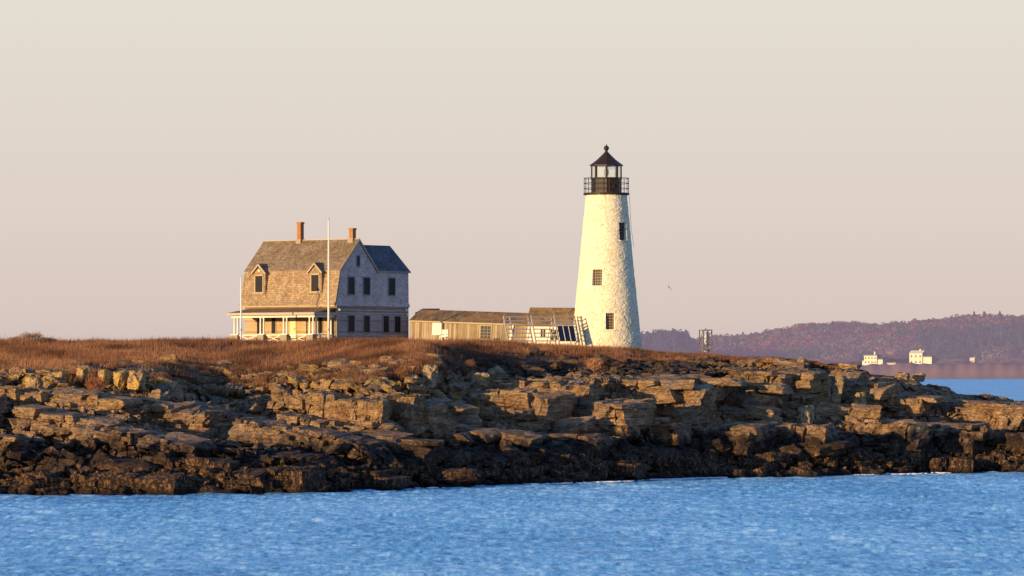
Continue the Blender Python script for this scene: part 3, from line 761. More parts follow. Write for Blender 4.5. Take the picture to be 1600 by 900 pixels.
# ------------------------------------------------------------------ materials for buildings
SH_LO, SH_MID, SH_HI = (.12, .085, .06), (.26, .195, .13), (.42, .33, .22)
M = dict(
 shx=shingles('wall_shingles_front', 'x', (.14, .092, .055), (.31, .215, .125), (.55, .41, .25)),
 shy=shingles('wall_shingles_side', 'y', (.24, .22, .215), (.49, .455, .445), (.70, .66, .64)),  # fill light on the shaded gable put into the colour, paler than the front
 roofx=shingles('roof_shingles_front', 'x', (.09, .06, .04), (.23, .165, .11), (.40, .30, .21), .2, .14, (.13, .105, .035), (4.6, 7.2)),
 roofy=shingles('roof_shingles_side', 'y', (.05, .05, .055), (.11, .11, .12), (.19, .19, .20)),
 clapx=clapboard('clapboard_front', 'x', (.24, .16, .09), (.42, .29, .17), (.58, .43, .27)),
 clapy=clapboard('clapboard_side', 'y', (.16, .135, .12), (.34, .29, .265), (.52, .45, .41)),  # shaded side, its fill light likewise raised in the colour
 board=clapboard('vertical_boards', 'x', (.13, .095, .06), (.31, .235, .145), (.50, .40, .27), .20, True),
 trim=plain('weathered_trim', (.42, .34, .22), .8, .25, 2),
 trimg=plain('grey_trim', (.28, .25, .24), .8, .25, 2),
 white=plain('white_paint', (.78, .73, .60), .6, .08, 2),
 oldwhite=plain('worn_white_wood', (.40, .355, .31), .8, .25, 4),
 dark=plain('boarded_dark', (.018, .016, .016), .5, .2, 2),
 door=plain('pale_yellow_door', (.72, .62, .34), .6, .06, 1),
 iron=plain('black_brown_iron', (.028, .019, .017), .5, .35, 4),
 mossroof=shingles('mossy_roof', 'x', (.06, .042, .026), (.17, .115, .06), (.38, .28, .16), .22, .16, (.38, .21, .07), (-1, -.9)),
 metal=plain('weathered_steel', (.20, .17, .15), .5, .3, 5, .3),
 drum=plain('pale_grey_tank', (.42, .44, .46), .5, .15, 3),
 stone=plain('pier_stone', (.34, .27, .18), .9, .35, 4, 0, .05),
)
def brick_mat():
    t = NT('chimney_brick'); c = t.n('TexCoord'); b = t.n('TexBrick'); b.inputs['Scale'].default_value = 1
    b.inputs['Brick Width'].default_value = .22; b.inputs['Row Height'].default_value = .085; b.inputs['Mortar Size'].default_value = .008
    b.inputs['Color1'].default_value = (.50, .20, .045, 1); b.inputs['Color2'].default_value = (.38, .14, .035, 1); b.inputs['Mortar'].default_value = (.3, .22, .15, 1)
    sp = t.n('SeparateXYZ'); cb = t.n('CombineXYZ'); t.l(c.outputs['Object'], sp.inputs[0]); t.l(t.math('ADD', sp.outputs['X'], sp.outputs['Y']), cb.inputs[0]); t.l(sp.outputs['Z'], cb.inputs[1])
    t.l(cb.outputs[0], b.inputs['Vector']); n = t.noise(c.outputs['Object'], 4, 5)
    t.color(t.mix(t.math('MULTIPLY', n, .5), b.outputs['Color'], (.16, .075, .035))); return t.m
M['brick'] = brick_mat()
def solar_mat():
    t = NT('solar_cells'); t.color((.012, .014, .03)); t.b.inputs['Roughness'].default_value = .25; t.b.inputs['Specular IOR Level'].default_value = .5; return t.m
M['solar'] = solar_mat()

# ------------------------------------------------------------------ HOUSE
def house():
    D0 = 343.0; base = wz(529, D0)
    H = thing('house', 'weathered shingled two storey house with gambrel roof, porch and boarded windows', 'house', (wx(526, D0), D0, base), (0, 0, R(-38)))
    L_, W_ = 10.2, 9.1
    # first floor walls
    MB().box(-L_+.25, 0-.0, 0, .2, -1, 2.7).build('front_wall', M['clapx'], H)
    MB().box(-.2, .002, .2, W_, -1, 2.7).build('side_wall', M['clapy'], H)
    m = MB(); m.box(-L_+.25, -L_+.45, .2, 5.4, -1, 2.7); m.box(-L_+.45, -.2, 5.2, 5.4, -1, 2.7); m.box(-4.16, -3.96, 5.4, W_, -1, 2.7); m.box(-3.96, -.2, W_-.2, W_, -1, 2.7)
    m.build('rear_wall', M['clapy'], H)
    # upper side wall with gambrel outline
    g1 = [(-.22, 2.74), (5.25, 2.74), (5.05, 5.5), (2.73, 7.98), (.40, 5.5)]
    MB().extrude(g1, 'x', -.22, .06).build('gable_wall', M['shy'], H)
    MB().extrude(g1, 'x', -L_+.1, -L_+.3).build('gable_wall', M['shy'], H)
    m = MB(); m.extrude([(5.055, 2.745), (W_+.05, 2.745), (W_+.0, 5.68), (5.055, 5.68)], 'x', -.2, .058)
    m.extrude([(-4.16, 2.75), (-.2, 2.75), (-.2, 5.66), (-2.08, 7.6), (-4.16, 5.66)], 'y', W_-.2, W_+.02)
    m.build('ell_wall', M['shy'], H)
    # skirt flare + band
    MB().extrude([(.0, 2.60), (.16, 2.66), (.075, 2.95), (.0, 2.95)], 'y', -.2, W_+.1).build('skirt', M['shy'], H)
    MB().box(-L_, .08, -.34, -.18, 2.60, 2.74).build('eave_board', M['trim'], H)
    MB().box(-.02, .09, -.12, .10, -1, 2.60).build('corner_board', M['trim'], H)
    MB().box(-.14, .035, W_-.02, W_+.05, -1, 2.60).build('corner_board', M['trimg'], H)
    # main roof: steep lower slope and upper slopes (thick slabs)
    lo = [(-.42, 2.72), (-.20, 3.15), (.30, 5.62), (2.73, 8.17), (5.2, 5.6), (5.05, 5.48), (2.73, 7.94), (.45, 5.52), (-.02, 3.1), (-.2, 2.72)]
    def slab(pts, a, b): 
        return MB().extrude(pts, 'x', a, b)
    slab([(-.46, 2.74), (-.18, 3.2), (.26, 5.62), (.44, 5.52), (-.02, 3.15), (-.25, 2.74)], -L_-.02, .10).build('lower_roof', M['shx'], H)
    slab([(.24, 5.60), (2.73, 8.17), (2.73, 7.98), (.46, 5.51)], -L_-.06, .14).build('roof', M['roofx'], H)
    slab([(5.3, 5.44), (2.735, 8.165), (2.735, 7.98), (5.05, 5.46)], -L_-.06, .14).build('roof', M['roofy'], H)
    slab([(5.5, 2.74), (5.25, 5.5), (5.05, 5.5), (5.2, 2.74)], -L_, -4.2).build('lower_roof', M['roofy'], H)
    MB().box(-L_-.07, .15, 2.66, 2.80, 8.13, 8.20).build('ridge_cap', M['trim'], H)
    m = MB(); m.bar((.155, .26, 5.50), (.155, 2.73, 8.06), .03, .16); m.bar((.155, -.30, 2.9), (.155, .28, 5.50), .03, .14); m.bar((.155, 2.73, 8.06), (.155, 5.2, 5.42), .03, .14)
    m.build('rake_board', M['trim'], H)
    # ell roof
    m = MB()
    q = [(-2.08, 3.0, 7.78), (-2.08, W_+.18, 7.78), (.16, W_+.18, 5.60), (.16, 5.22, 5.60)]; q2 = [(x, y, z-.12) for x, y, z in q]
    m.add(q+q2, [(0, 1, 2, 3), (7, 6, 5, 4), (0, 4, 5, 1), (1, 5, 6, 2), (2, 6, 7, 3), (3, 7, 4, 0)])
    m.extrude([(-2.08, 7.78), (-4.34, 5.60), (-4.28, 5.52), (-2.08, 7.60)], 'y', 3.2, W_+.18)
    m.build('ell_roof', M['roofy'], H)
    MB().box(.10, .17, 5.2, W_+.2, 5.47, 5.60).build('eave_board', M['trimg'], H)
    # chimneys
    def chim(x, top, wx_=.40, wy_=.40):
        c = MB().box(x-wx_/2, x+wx_/2, 2.73-wy_/2, 2.73+wy_/2, 7.6, top-.15).build('chimney', M['brick'], H)
        MB().box(x-wx_/2-.04, x+wx_/2+.04, 2.73-wy_/2-.04, 2.73+wy_/2+.04, top-.15, top).build('cap', M['brick'], c)
        MB().box(x-wx_/2-.07, x+wx_/2+.07, 2.73-wy_/2-.10, 2.73+wy_/2+.10, 7.7, 8.24).build('flashing', M['stone'], c)
    chim(-6.25, 9.66); chim(-.62, 9.05)
    # side windows
    def win(y0, y1, z0, z1, wall=.06, name='window'):
        fr = MB(); t_ = .09; d = wall
        fr.box(d-.03, d+.05, y0-t_, y0, z0-t_, z1+t_); fr.box(d-.03, d+.05, y1, y1+t_, z0-t_, z1+t_)
        fr.box(d-.03, d+.06, y0, y1, z1, z1+t_); fr.box(d-.03, d+.09, y0, y1, z0-t_, z0)
        f = fr.build(name, M['trimg'], H)
        p = MB(); p.box(d-.02, d+.012, y0, y1, z0, z1); p.build('shutter_board', M['dark'], f)
        MB().box(d+.012, d+.03, y0, y1, (z0+z1)/2-.02, (z0+z1)/2+.02).build('meeting_rail', M['dark'], f)
    sy = lambda p: (p-526)/12.2
    for a, b in ((542.3, 552), (566.3, 576), (605.5, 615.3)): win(sy(a), sy(b), 3.62, 5.0)
    for a, b in ((543.3, 553), (567.5, 576.5), (598, 606.5), (615.8, 625)): win(sy(a), sy(b), .55, 1.88, .002)
    win(sy(556), sy(560), 5.95, 6.75, name='attic_window')
    # dormers
    for x in (-8.2, -2.12):
        hw = .66; d = MB(); d.box(x-hw, x+hw, -.18, .6, 3.62, 5.40); d.extrude([(x-hw, 5.40), (x+hw, 5.40), (x, 6.10)], 'y', -.18, .6)
        dm = d.build('dormer', M['shx'], H)
        r = MB()
        for s in (-1, 1): r.extrude([(x, 6.22), (x+s*(hw+.17), 5.40), (x+s*(hw+.12), 5.33), (x, 6.10)], 'y', -.32, 1.15)
        r.build('dormer_roof', M['roofx'], dm)
        r = MB()
        for s in (-1, 1): r.bar((x, -.335, 6.12), (x+s*(hw+.12), -.335, 5.36), .03, .12)
        r.box(x-.5, x-.40, -.24, -.18, 3.84, 5.30); r.box(x+.40, x+.5, -.24, -.18, 3.84, 5.30); r.box(x-.5, x+.5, -.24, -.18, 5.20, 5.30); r.box(x-.55, x+.55, -.28, -.18, 3.74, 3.84)
        r.build('dormer_trim', M['trim'], dm)
        wv = MB().box(x-.37, x+.37, -.205, -.16, 3.87, 5.18).build('window', M['dark'], dm)
    # round vent light on left dormer gable
    MB().lathe([(.10, 0), (.10, .05)], 12).build('round_vent', M['white'], H).matrix_local = Matrix.Translation((-8.2, -.19, 5.62)) @ Matrix.Rotation(R(90), 4, 'X')
    # front wall openings
    for (x0, x1, z0, z1, k) in ((-8.5, -7.9, .45, 1.9, 0), (-7.0, -6.55, .45, 1.9, 0), (-5.05, -4.4, -.3, 1.95, 1), (-1.95, -1.45, .45, 1.9, 0), (-.75, -.4, .45, 1.9, 0)):
        fr = MB(); fr.box(x0-.08, x0, -.04, .0, z0-.08, z1+.08); fr.box(x1, x1+.08, -.04, 0, z0-.08, z1+.08); fr.box(x0, x1, -.04, 0, z1, z1+.08); fr.box(x0, x1, -.05, 0, z0-.08, z0)
        f = fr.build('door' if k else 'window', M['trim'], H)
        MB().box(x0, x1, -.018, .0, z0, z1).build('door_leaf' if k else 'pane', M['door'] if k else M['dark'], f)
        if k: MB().box(x1-.12, x1-.07, -.06, -.018, .75, .87).build('handle', M['iron'], f)
    # porch
    PX0, PX1, PY = -9.3, .12, -2.95
    P = MB(); P.extrude([(PY, 2.02), (PY, 2.12), (-.02, 2.52), (-.02, 2.42)], 'x', PX0, PX1); pr = P.build('porch_roof', M['mossroof'], H)
    P = MB(); P.box(PX0, PX1, PY-.04, PY, 1.90, 2.11); P.box(PX1, PX1+.04, PY, 0, 1.9, 2.12); P.box(PX0-.04, PX0, PY, 0, 1.9, 2.12); P.build('fascia', M['oldwhite'], pr)
    P = MB(); P.box(PX0+.2, PX1-.25, -2.62, -2.42, 1.72, 1.90); P.box(PX1-.42, PX1-.22, -2.42, 0, 1.72, 1.90); P.build('porch_beam', M['white'], H)
    MB().box(PX0+.15, PX1-.15, -2.75, 0, -.5, -.25).build('porch_floor', M['oldwhite'], H)
    for xs in ((-8.85, -8.48), (-6.0, -5.65), (-3.5, -3.15), (-.72, -.34)):
        for x in xs:
            m = MB(); m.lathe([(.10, .36), (.10, .42), (.078, .44), (.07, 1.62), (.10, 1.65), (.10, 1.72)], 12, (x, -2.52)); m.build('porch_post', M['white'], H, True)
        pm = (xs[0]+xs[1])/2
        MB().box(pm-.36, pm+.36, -2.80, -2.24, -1.2, .30).build('porch_pier', M['stone'], H, bevel=.02)
        MB().box(pm-.40, pm+.40, -2.84, -2.20, .30, .36).build('pier_cap', M['white'], H)
    for (x, y) in ((-.34, -2.15), (-.34, -.3)):
        MB().lathe([(.10, .0), (.078, .06), (.07, 1.62), (.10, 1.72)], 12, (x, y)).build('porch_post', M['white'], H, True)
    for a, b in ((-8.3, -6.3), (-5.3, -3.85), (-2.8, -1.05)):
        m = MB(); m.bar((a, -2.52, .30), (b, -2.52, .30), .06, .07); m.bar((a, -2.52, -.25), (b, -2.52, .27), .05, .06); m.bar((a, -2.57, .27), (b, -2.57, -.25), .05, .06)
        m.build('railing', M['white'], H)
    m = MB(); m.bar((-.34, -2.1, .30), (-.34, -.2, .30), .06, .07); m.bar((-.30, -2.1, .27), (-.30, -.2, -.25), .05, .06); m.bar((-.36, -2.1, -.25), (-.36, -.2, .27), .05, .06); m.build('railing', M['white'], H)
    for (x, y, z) in ((.12, .12, 2.40), (.12, W_-.35, 2.45), (.12, W_-.25, 2.05)):
        m = MB(); m.box(x-.04, x+.02, y-.06, y+.06, z-.08, z+.08); m.tube((x+.02, y, z), (x+.18, y-.12, z-.06), .04, .09, 8); m.build('floodlight', M['white'], H)
house()

# ------------------------------------------------------------------ flagpoles
def pole(px, top, bot, D, r, lab, arm=False):
    b = at(px, bot, D); h = wz(top, D)-b.z
    t = thing('flagpole', lab, 'flagpole', b)
    MB().lathe([(r*1.25, -1), (r, h*.3), (r*.7, h-.12)], 12).build('pole', M['white'], t, True)
    MB().lathe([(.01, h-.12), (.05, h-.10), (.07, h-.04), (.05, h+.02), (.01, h+.04)], 10).build('finial', M['drum'], t, True)
    MB().tube((r+.03, -.03, .4), (r*.7+.04, -.03, h-.2), .008, .008, 5).build('halyard', M['oldwhite'], t)
    if arm:
        m = MB(); m.box(-.13, .13, -.06, .06, h-.14, h-.02); m.tube((-.12, 0, h-.05), (-.12, 0, h+.12), .04, .04, 8); m.tube((.1, 0, h-.05), (.1, 0, h+.1), .03, .03, 8); m.build('bracket', M['drum'], t)
    MB().box(-.03, .10, -r-.04, -r, .9, 1.05).build('cleat', M['metal'], t)
pole(513.3, 341, 534, 337, .072, 'tall white flagpole in front of the house gable corner')
pole(376.5, 431, 534, 338, .062, 'short white pole with a bracket top at the left end of the porch', True)

# ------------------------------------------------------------------ covered walkway shed
def shed():
    D0 = 347; o = at(640.5, 530, D0)
    S = thing('walkway_shed', 'long low board shed with mossy roof running from the house towards the light', 'shed', o, (0, .036, R(-20)))
    L_ = 10.35; dp = 2.4; eh, rh = 1.60, 2.42
    MB().box(0, L_, 0, .12, -1.2, eh).build('front_wall', M['board'], S)
    m = MB(); m.extrude([(.12, -1.2), (dp*2, -1.2), (dp*2, eh), (dp, rh-.05), (.12, eh)], 'x', .0, .12); m.extrude([(.12, -1.2), (dp*2, -1.2), (dp*2, eh), (dp, rh-.05), (.12, eh)], 'x', L_-.12, L_); m.box(.12, L_-.12, dp*2-.12, dp*2, -1.2, eh)
    m.build('end_wall', M['clapy'], S)
    MB().extrude([(-.16, eh-.06), (dp, rh+.06), (dp, rh-.06), (-.05, eh-.08)], 'x', -.1, L_+.1).build('roof', M['mossroof'], S)
    MB().extrude([(dp*2+.16, eh-.06), (dp+.01, rh+.05), (dp+.01, rh-.06), (dp*2+.05, eh-.08)], 'x', -.1, L_+.1).build('roof', M['roofy'], S)
    MB().box(-.08, L_+.08, -.17, -.12, eh-.16, eh-.05).build('eave_board', M['trim'], S)
    k = 1/17.95
    # white hatch
    x0, x1 = (675.5-640.5)*k, (690-640.5)*k
    MB().box(x0, x1, -.05, 0, .42, 1.42).build('white_hatch', M['white'], S, bevel=.01)
    # dark window with bars
    x0, x1 = (751.5-640.5)*k, (767.5-640.5)*k
    f = MB(); f.box(x0-.07, x0, -.05, 0, .25, 1.36); f.box(x1, x1+.07, -.05, 0, .25, 1.36); f.box(x0, x1, -.05, 0, 1.30, 1.36); f.box(x0, x1, -.06, 0, .18, .25)
    wv = f.build('window', M['trim'], S); MB().box(x0, x1, -.012, 0, .25, 1.30).build('pane', M['dark'], wv)
    m = MB()
    for q in (1, 2): m.box(x0+(x1-x0)*q/3-.018, x0+(x1-x0)*q/3+.018, -.035, -.012, .25, 1.30)
    for q in (1, 2, 3): m.box(x0, x1, -.030, -.012, .25+1.05*q/4-.015, .25+1.05*q/4+.015)
    m.build('glazing_bar', M['trimg'], wv)
    MB().bar((L_-1.35, -.10, eh-.1), (L_-1.6, -.4, -.6), .16, .05).build('brace', M['white'], S)
shed()
def link_shed():
    o = at(639, 530, 349.5)
    S = thing('lean_to', 'small dark roofed lean-to joining the house to the long board shed', 'shed', o, (0, 0, R(-20)))
    MB().box(.0, 1.3, 1.9, 3.4, -1, 2.25).build('wall', M['clapy'], S)
    MB().extrude([(1.75, 2.20), (3.5, 2.58), (3.5, 2.50), (1.75, 2.12)], 'x', -.15, 1.4).build('roof', M['roofy'], S)
link_shed()

def entry():
    D0 = 342; o = at(823, 533, D0+1.2)
    S = thing('entry_building', 'small white walled entry building with brown shingled roof against the light tower', 'building', o, (0, .01, R(-12)))
    L_ = 4.35; dp = 1.6; eh, rh = 1.35, 2.70
    MB().box(0, L_, 0, .12, -1.2, eh).build('front_wall', M['white'], S)
    m = MB()
    for x in (0, L_-.12): m.extrude([(.12, -1.2), (dp*2, -1.2), (dp*2, eh), (dp, rh-.06), (.12, eh)], 'x', x, x+.12)
    m.box(.12, L_-.12, dp*2-.12, dp*2, -1.2, eh); m.build('end_wall', M['white'], S)
    MB().extrude([(-.2, eh-.10), (dp, rh+.06), (dp, rh-.06), (-.1, eh-.14)], 'x', -.08, L_+.08).build('roof', M['mossroof'], S)
    MB().extrude([(dp*2+.2, eh-.10), (dp+.01, rh+.05), (dp+.01, rh-.06), (dp*2+.1, eh-.14)], 'x', -.08, L_+.08).build('roof', M['roofy'], S)
    for x0, x1, z0, z1 in ((1.15, 1.55, .35, .95), (1.95, 2.6, .1, .95)):
        f = MB(); f.box(x0-.05, x0, -.04, 0, z0-.05, z1+.05); f.box(x1, x1+.05, -.04, 0, z0-.05, z1+.05); f.box(x0, x1, -.04, 0, z1, z1+.05); f.box(x0, x1, -.04, 0, z0-.05, z0)
        f = f.build('window', M['white'], S); MB().box(x0, x1, -.012, 0, z0, z1).build('pane', M['dark'], f)
        m = MB(); m.box((x0+x1)/2-.02, (x0+x1)/2+.02, -.03, -.012, z0, z1); m.box(x0, x1, -.028, -.012, (z0+z1)/2-.02, (z0+z1)/2+.02); m.build('glazing_bar', M['white'], f)
entry()

# ------------------------------------------------------------------ leaning slatted racks
def rack(px0, px1, lab, panels=None, D=335.5, rows=(0, .3, .62, .94, 1.28, 1.6, 1.92), extra=None):
    o = at(px0+5.5, 535, D); k = F/D*math.cos(R(30)); wd = (px1-px0)/k
    S = thing('leaning_rack', lab, 'rack', o, (0, 0, R(30)), 'slatted wooden racks standing below the light')
    Lh, lean = 2.12, .78
    P = lambda x, t, y=0: (x, lean*t/Lh+y, t)
    posts = [0, wd]+([extra/k] if extra else [])
    for x in posts:
        m = MB(); m.bar(P(x, -.5), P(x, Lh), .10, .07); m.build('post', M['oldwhite'], S)
    for z in rows:
        MB().bar(P(-.05, z+.12, -.05), P(wd+.05, z+.12, -.05), .05, .09).build('slat', M['oldwhite'], S)
    # rear strut
    if wd > .5:
        for x in (0, wd): MB().bar(P(x, Lh*.85), (x, 1.5, -.3), .05, .05).build('strut', M['oldwhite'], S)
    if panels:
        n = panels; w0 = wd*.03; w1 = wd*.86; pw = (w1-w0)/n
        for i in range(n):
            a, b = w0+i*pw, w0+(i+1)*pw-.05
            f = MB(); q = [P(a, .12, -.13), P(b, .12, -.13), P(b, 1.32, -.13), P(a, 1.32, -.13)]; q2 = [(x, y+.03, z) for x, y, z in q]
            f.add(q+q2, [(0, 1, 2, 3), (7, 6, 5, 4), (0, 4, 5, 1), (1, 5, 6, 2), (2, 6, 7, 3), (3, 7, 4, 0)]); sp_ = f.build('solar_panel', M['solar'], S)
            fr = MB(); fr.bar(P(b+.02, .10, -.14), P(b+.02, 1.34, -.14), .035, .04); fr.bar(P(a-.03, 1.34, -.14), P(b+.03, 1.34, -.14), .035, .04); fr.build('panel_frame', M['white'], sp_)
rack(789, 827, 'leftmost slatted white rack leaning before the end of the board shed', extra=9)
rack(832, 863, 'middle slatted white rack leaning before the white walled entry building')
rack(868, 900, 'slatted white rack carrying dark solar panels beside the light tower', 3, rows=(0, 1.36, 1.62, 1.95))
rack(904, 909, 'narrow ladder like rack nearest the light tower', rows=(0, .4, .8, 1.2, 1.6, 1.9), D=337.5)

def chair():
    o = at(693, 529, 340)
    S = thing('garden_chair', 'small white chair standing in the grass before the board shed', 'chair', o, (0, 0, R(-25)))
    MB().box(-.28, .28, -.25, .25, .10, .16).build('seat', M['white'], S, bevel=.01)
    m = MB()
    for i in range(4): m.box(-.27+i*.145, -.27+i*.145+.11, .22, .26, .16, .72)
    m.build('backrest', M['white'], S)
    for x in (-.26, .26):
        for y in (-.23, .23): MB().box(x-.025, x+.025, y-.025, y+.025, -.4, .10).build('leg', M['white'], S)
        MB().box(x-.05, x+.05, -.3, .25, .34, .38).build('armrest', M['white'], S)
chair()

# ------------------------------------------------------------------ LIGHT TOWER
def tower():
    D0 = 340; k = F/D0; cx = wx(947.5, D0); zb = wz(545, D0); zt = wz(305, D0); Ht = zt-zb
    S = thing('light_tower', 'tall tapered white stone light tower with black iron lantern room and gallery', 'lighthouse', (cx, D0, zb))
    r0, r1 = 55.8/k, 32/k
    rad = lambda t: r0+(r1-r0)*(t**.94)
    nA, nZ = 420, 440
    a = np.linspace(0, 2*np.pi, nA, endpoint=False); zz = np.linspace(-1.2, Ht, nZ)
    A, Z = np.meshgrid(a, zz, indexing='ij'); t = np.clip(Z/Ht, 0, 1); r = rad(t)
    P = np.stack([np.cos(A)*r, np.sin(A)*r, Z], -1)
    f1, f21, idv = voro(P*np.array([4.2, 4.2, 6.5]), 7)
    r = r + (idv-.5)*.026 - np.clip(1-f21/.14, 0, 1)*.018 + fbm(P*2.5, 4, 3)*.028 + fbm(P*.8, 2, 13)*.03
    wins = []
    for (px, py, wpx, hpx) in ((932, 434.5, 14, 25), (952.5, 502.5, 13.5, 25), (973.5, 362.5, 12, 27)):
        z = wz(py, D0)-zb; rr = rad(z/Ht); s = (px-947.5)/k/rr; ang = -math.pi/2+math.asin(s)
        hw = wpx/2/k/max(math.cos(math.asin(s)), .75); hh = hpx/2/k
        wins.append((ang, z, hw, hh, rr))
        da = (A-ang+np.pi) % (2*np.pi)-np.pi
        ins = (np.abs(da*rr) < hw) & (np.abs(Z-z) < hh); r = np.where(ins, rr-.34, r)
    P = np.stack([np.cos(A)*r, np.sin(A)*r, Z], -1).reshape(-1, 3)
    idx = np.arange(nA*nZ).reshape(nA, nZ); nxt = np.roll(idx, -1, 0)
    Fq = np.stack([idx[:, :-1], nxt[:, :-1], nxt[:, 1:], idx[:, 1:]], -1).reshape(-1, 4)
    m = NT('whitewashed_rubble'); v = m.coord('Object'); n1 = m.noise(v, .9, 6, .65, .3); n2 = m.noise(v, 5, 6, .7)
    c = m.ramp(n2, [(.30, (.42, .34, .22)), (.41, (.68, .60, .41)), (.51, (.80, .73, .52)), (.7, (.87, .80, .60))])
    stain = m.ramp(n1, [(.50, (0, 0, 0)), (.70, (1, 1, 1))]); c = m.mix(m.math('MULTIPLY', stain, .45), c, (.66, .54, .30))
    sp = m.n('SeparateXYZ'); m.l(v, sp.inputs[0]); low = m.n('MapRange'); low.inputs[1].default_value = 5.0; low.inputs[2].default_value = 0.0; m.l(sp.outputs['Z'], low.inputs[0])
    pch = m.ramp(m.noise(m.coord('Object', (1, 1, 1), (0, 0, 0), (4, 4, 4)), 3.4, 7, .78), [(.535, (0, 0, 0)), (.66, (1, 1, 1))])
    c = m.mix(m.math('MULTIPLY', m.math('MULTIPLY', pch, m.math('ADD', m.math('MULTIPLY', low.outputs[0], .7), .4)), .75), c, (.32, .24, .15))
    stk = m.ramp(m.noise(m.coord('Object', (5, 5, .35)), 1.0, 4, .6), [(.50, (0, 0, 0)), (.68, (1, 1, 1))])
    tp = m.n('MapRange'); tp.inputs[1].default_value = Ht-3.2; tp.inputs[2].default_value = Ht; m.l(sp.outputs['Z'], tp.inputs[0])
    c = m.mix(m.math('MULTIPLY', m.math('MULTIPLY', stk, tp.outputs[0]), .5), c, (.55, .38, .16))
    m.color(c); m.normal(m.bump(n2, .6, .04))
    np_mesh('tower_wall', P, Fq, m.m, S, smooth=False)
    for j, (ang, z, hw, hh, rr) in enumerate(wins):
        T_ = Matrix.Translation((math.cos(ang)*(rr-.30), math.sin(ang)*(rr-.30), z)) @ Matrix.Rotation(ang+math.pi/2, 4, 'Z')
        f = MB().box(-hw-.03, hw+.03, -.02, .0, -hh-.03, hh+.03).build('window', M['dark'], S); f.matrix_local = T_
        b = MB(); nx_, nz_ = 4, 6
        for q in range(nx_+1): b.box(-hw+2*hw*q/nx_-.014, -hw+2*hw*q/nx_+.014, -.065, -.025, -hh, hh)
        for q in range(nz_+1): b.box(-hw, hw, -.06, -.03, -hh+2*hh*q/nz_-.014, -hh+2*hh*q/nz_+.014)
        bo = b.build('window_grate', M['trim'] if j < 2 else M['metal'], f)
        MB().box(-hw-.05, hw+.05, -.42, -.0, -hh-.07, -hh-.01).build('sill', M['white'], f)
    # gallery
    G = Ht
    MB().lathe([(1.58, G-.05), (1.66, G-.02), (1.83, G+.02), (1.85, G+.05), (1.85, G+.17), (1.0, G+.17)], 40).build('gallery_deck', M['iron'], S)
    rl = MB(); np_ = 12; ph0 = R(6); rr = 1.80
    ring = []
    for i in range(np_):
        an = ph0+2*math.pi*i/np_; x, y = rr*math.cos(an), rr*math.sin(an); ring.append((x, y)); 
        MB().tube((x, y, G+.1), (x, y, G+1.38), .028, .028, 8).build('railing_post', M['iron'], S)
    for z in (G+1.36, G+.95, G+.53):
        m_ = MB()
        n = 48
        for i in range(n):
            a0, a1 = 2*math.pi*i/n, 2*math.pi*(i+1)/n; m_.tube((rr*math.cos(a0), rr*math.sin(a0), z), (rr*math.cos(a1), rr*math.sin(a1), z), .024, .024, 6)
        m_.build('handrail', M['iron'], S)
    # lantern
    RL = 23.8/k; g0, g1 = G+.17, wz(279, D0)-zb; zt_ = wz(259, D0)-zb
    MB().lathe([(RL, g0), (RL, g1-.05), (RL+.04, g1-.05), (RL+.04, g1+.03), (RL-.1, g1+.03)], 8, (0, 0), R(0)).build('lantern_wall', M['iron'], S)
    for z in (g0+.45, g0+.9):
        MB().lathe([(RL+.012, z), (RL+.012, z+.03)], 8, (0, 0), 0, False).build('seam', M['iron'], S)
    for i in range(8):
        an = 2*math.pi*i/8; x, y = RL*math.cos(an), RL*math.sin(an)
        MB().box(-.055, .055, -.07, .07, g1, zt_+.05).build('mullion', M['iron'], S).matrix_local = Matrix.Translation((x*.965, y*.965, 0)) @ Matrix.Rotation(an, 4, 'Z')
    gl = NT('lantern_glass'); tr = gl.n('BsdfTransparent'); tr.inputs[0].default_value = (.93, .97, .95, 1); gs = gl.n('BsdfGlossy'); gs.inputs['Roughness'].default_value = .05; df = gl.n('BsdfDiffuse'); df.inputs[0].default_value = (.7, .8, .72, 1)
    m1 = gl.n('MixShader'); m1.inputs[0].default_value = .07; gl.l(tr.outputs[0], m1.inputs[1]); gl.l(gs.outputs[0], m1.inputs[2]); m2 = gl.n('MixShader'); m2.inputs[0].default_value = .10; gl.l(m1.outputs[0], m2.inputs[1]); gl.l(df.outputs[0], m2.inputs[2]); gl.l(m2.outputs[0], gl.out.inputs[0])
    MB().lathe([(RL*.94, g1), (RL*.94, zt_+.02)], 8, (0, 0), 0, False).build('lantern_glass', gl.m, S)
    MB().lathe([(.10, g1-.4), (.10, g1+.22), (.17, g1+.28), (.19, g1+.5), (.17, g1+.72), (.08, g1+.78)], 14).build('beacon', M['drum'], S, True)
    re = 26.2/k
    MB().lathe([(re-.10, zt_-.03), (re, zt_-.02), (re, zt_+.06), (re*.82, zt_+.22), (re*.55, zt_+.50), (re*.30, zt_+.83), (.17, zt_+1.07), (.11, zt_+1.17), (.09, zt_+1.30), (.10, zt_+1.32), (.05, zt_+1.34)], 8, (0, 0), 0).build('lantern_roof', M['iron'], S)
    bz = wz(231.5, D0)-zb
    MB().lathe([(.04, bz-.22)]+[(.215*math.cos(q), bz+.215*math.sin(q)) for q in np.linspace(-1.35, 1.35, 9)]+[(.03, bz+.24), (.02, bz+.36)], 16).build('ventilator_ball', M['iron'], S, True)
    MB().tube((0, 0, bz+.2), (0, 0, bz+.72), .012, .008, 6).build('lightning_rod', M['white'], S)
    # door-like hatch and hanging cable
    MB().lathe([(.10, 0), (.10, .03)], 12).build('vent_cover', M['iron'], S).matrix_local = Matrix.Translation((.55, -RL*.97+.13, g0+.55)) @ Matrix.Rotation(R(90), 4, 'X')
    m_ = MB(); pts = [(1.82, -.3, G+.1), (1.86, -.32, G-.6), (1.98, -.4, G-2.6), (2.2, -.5, G-4.2)]
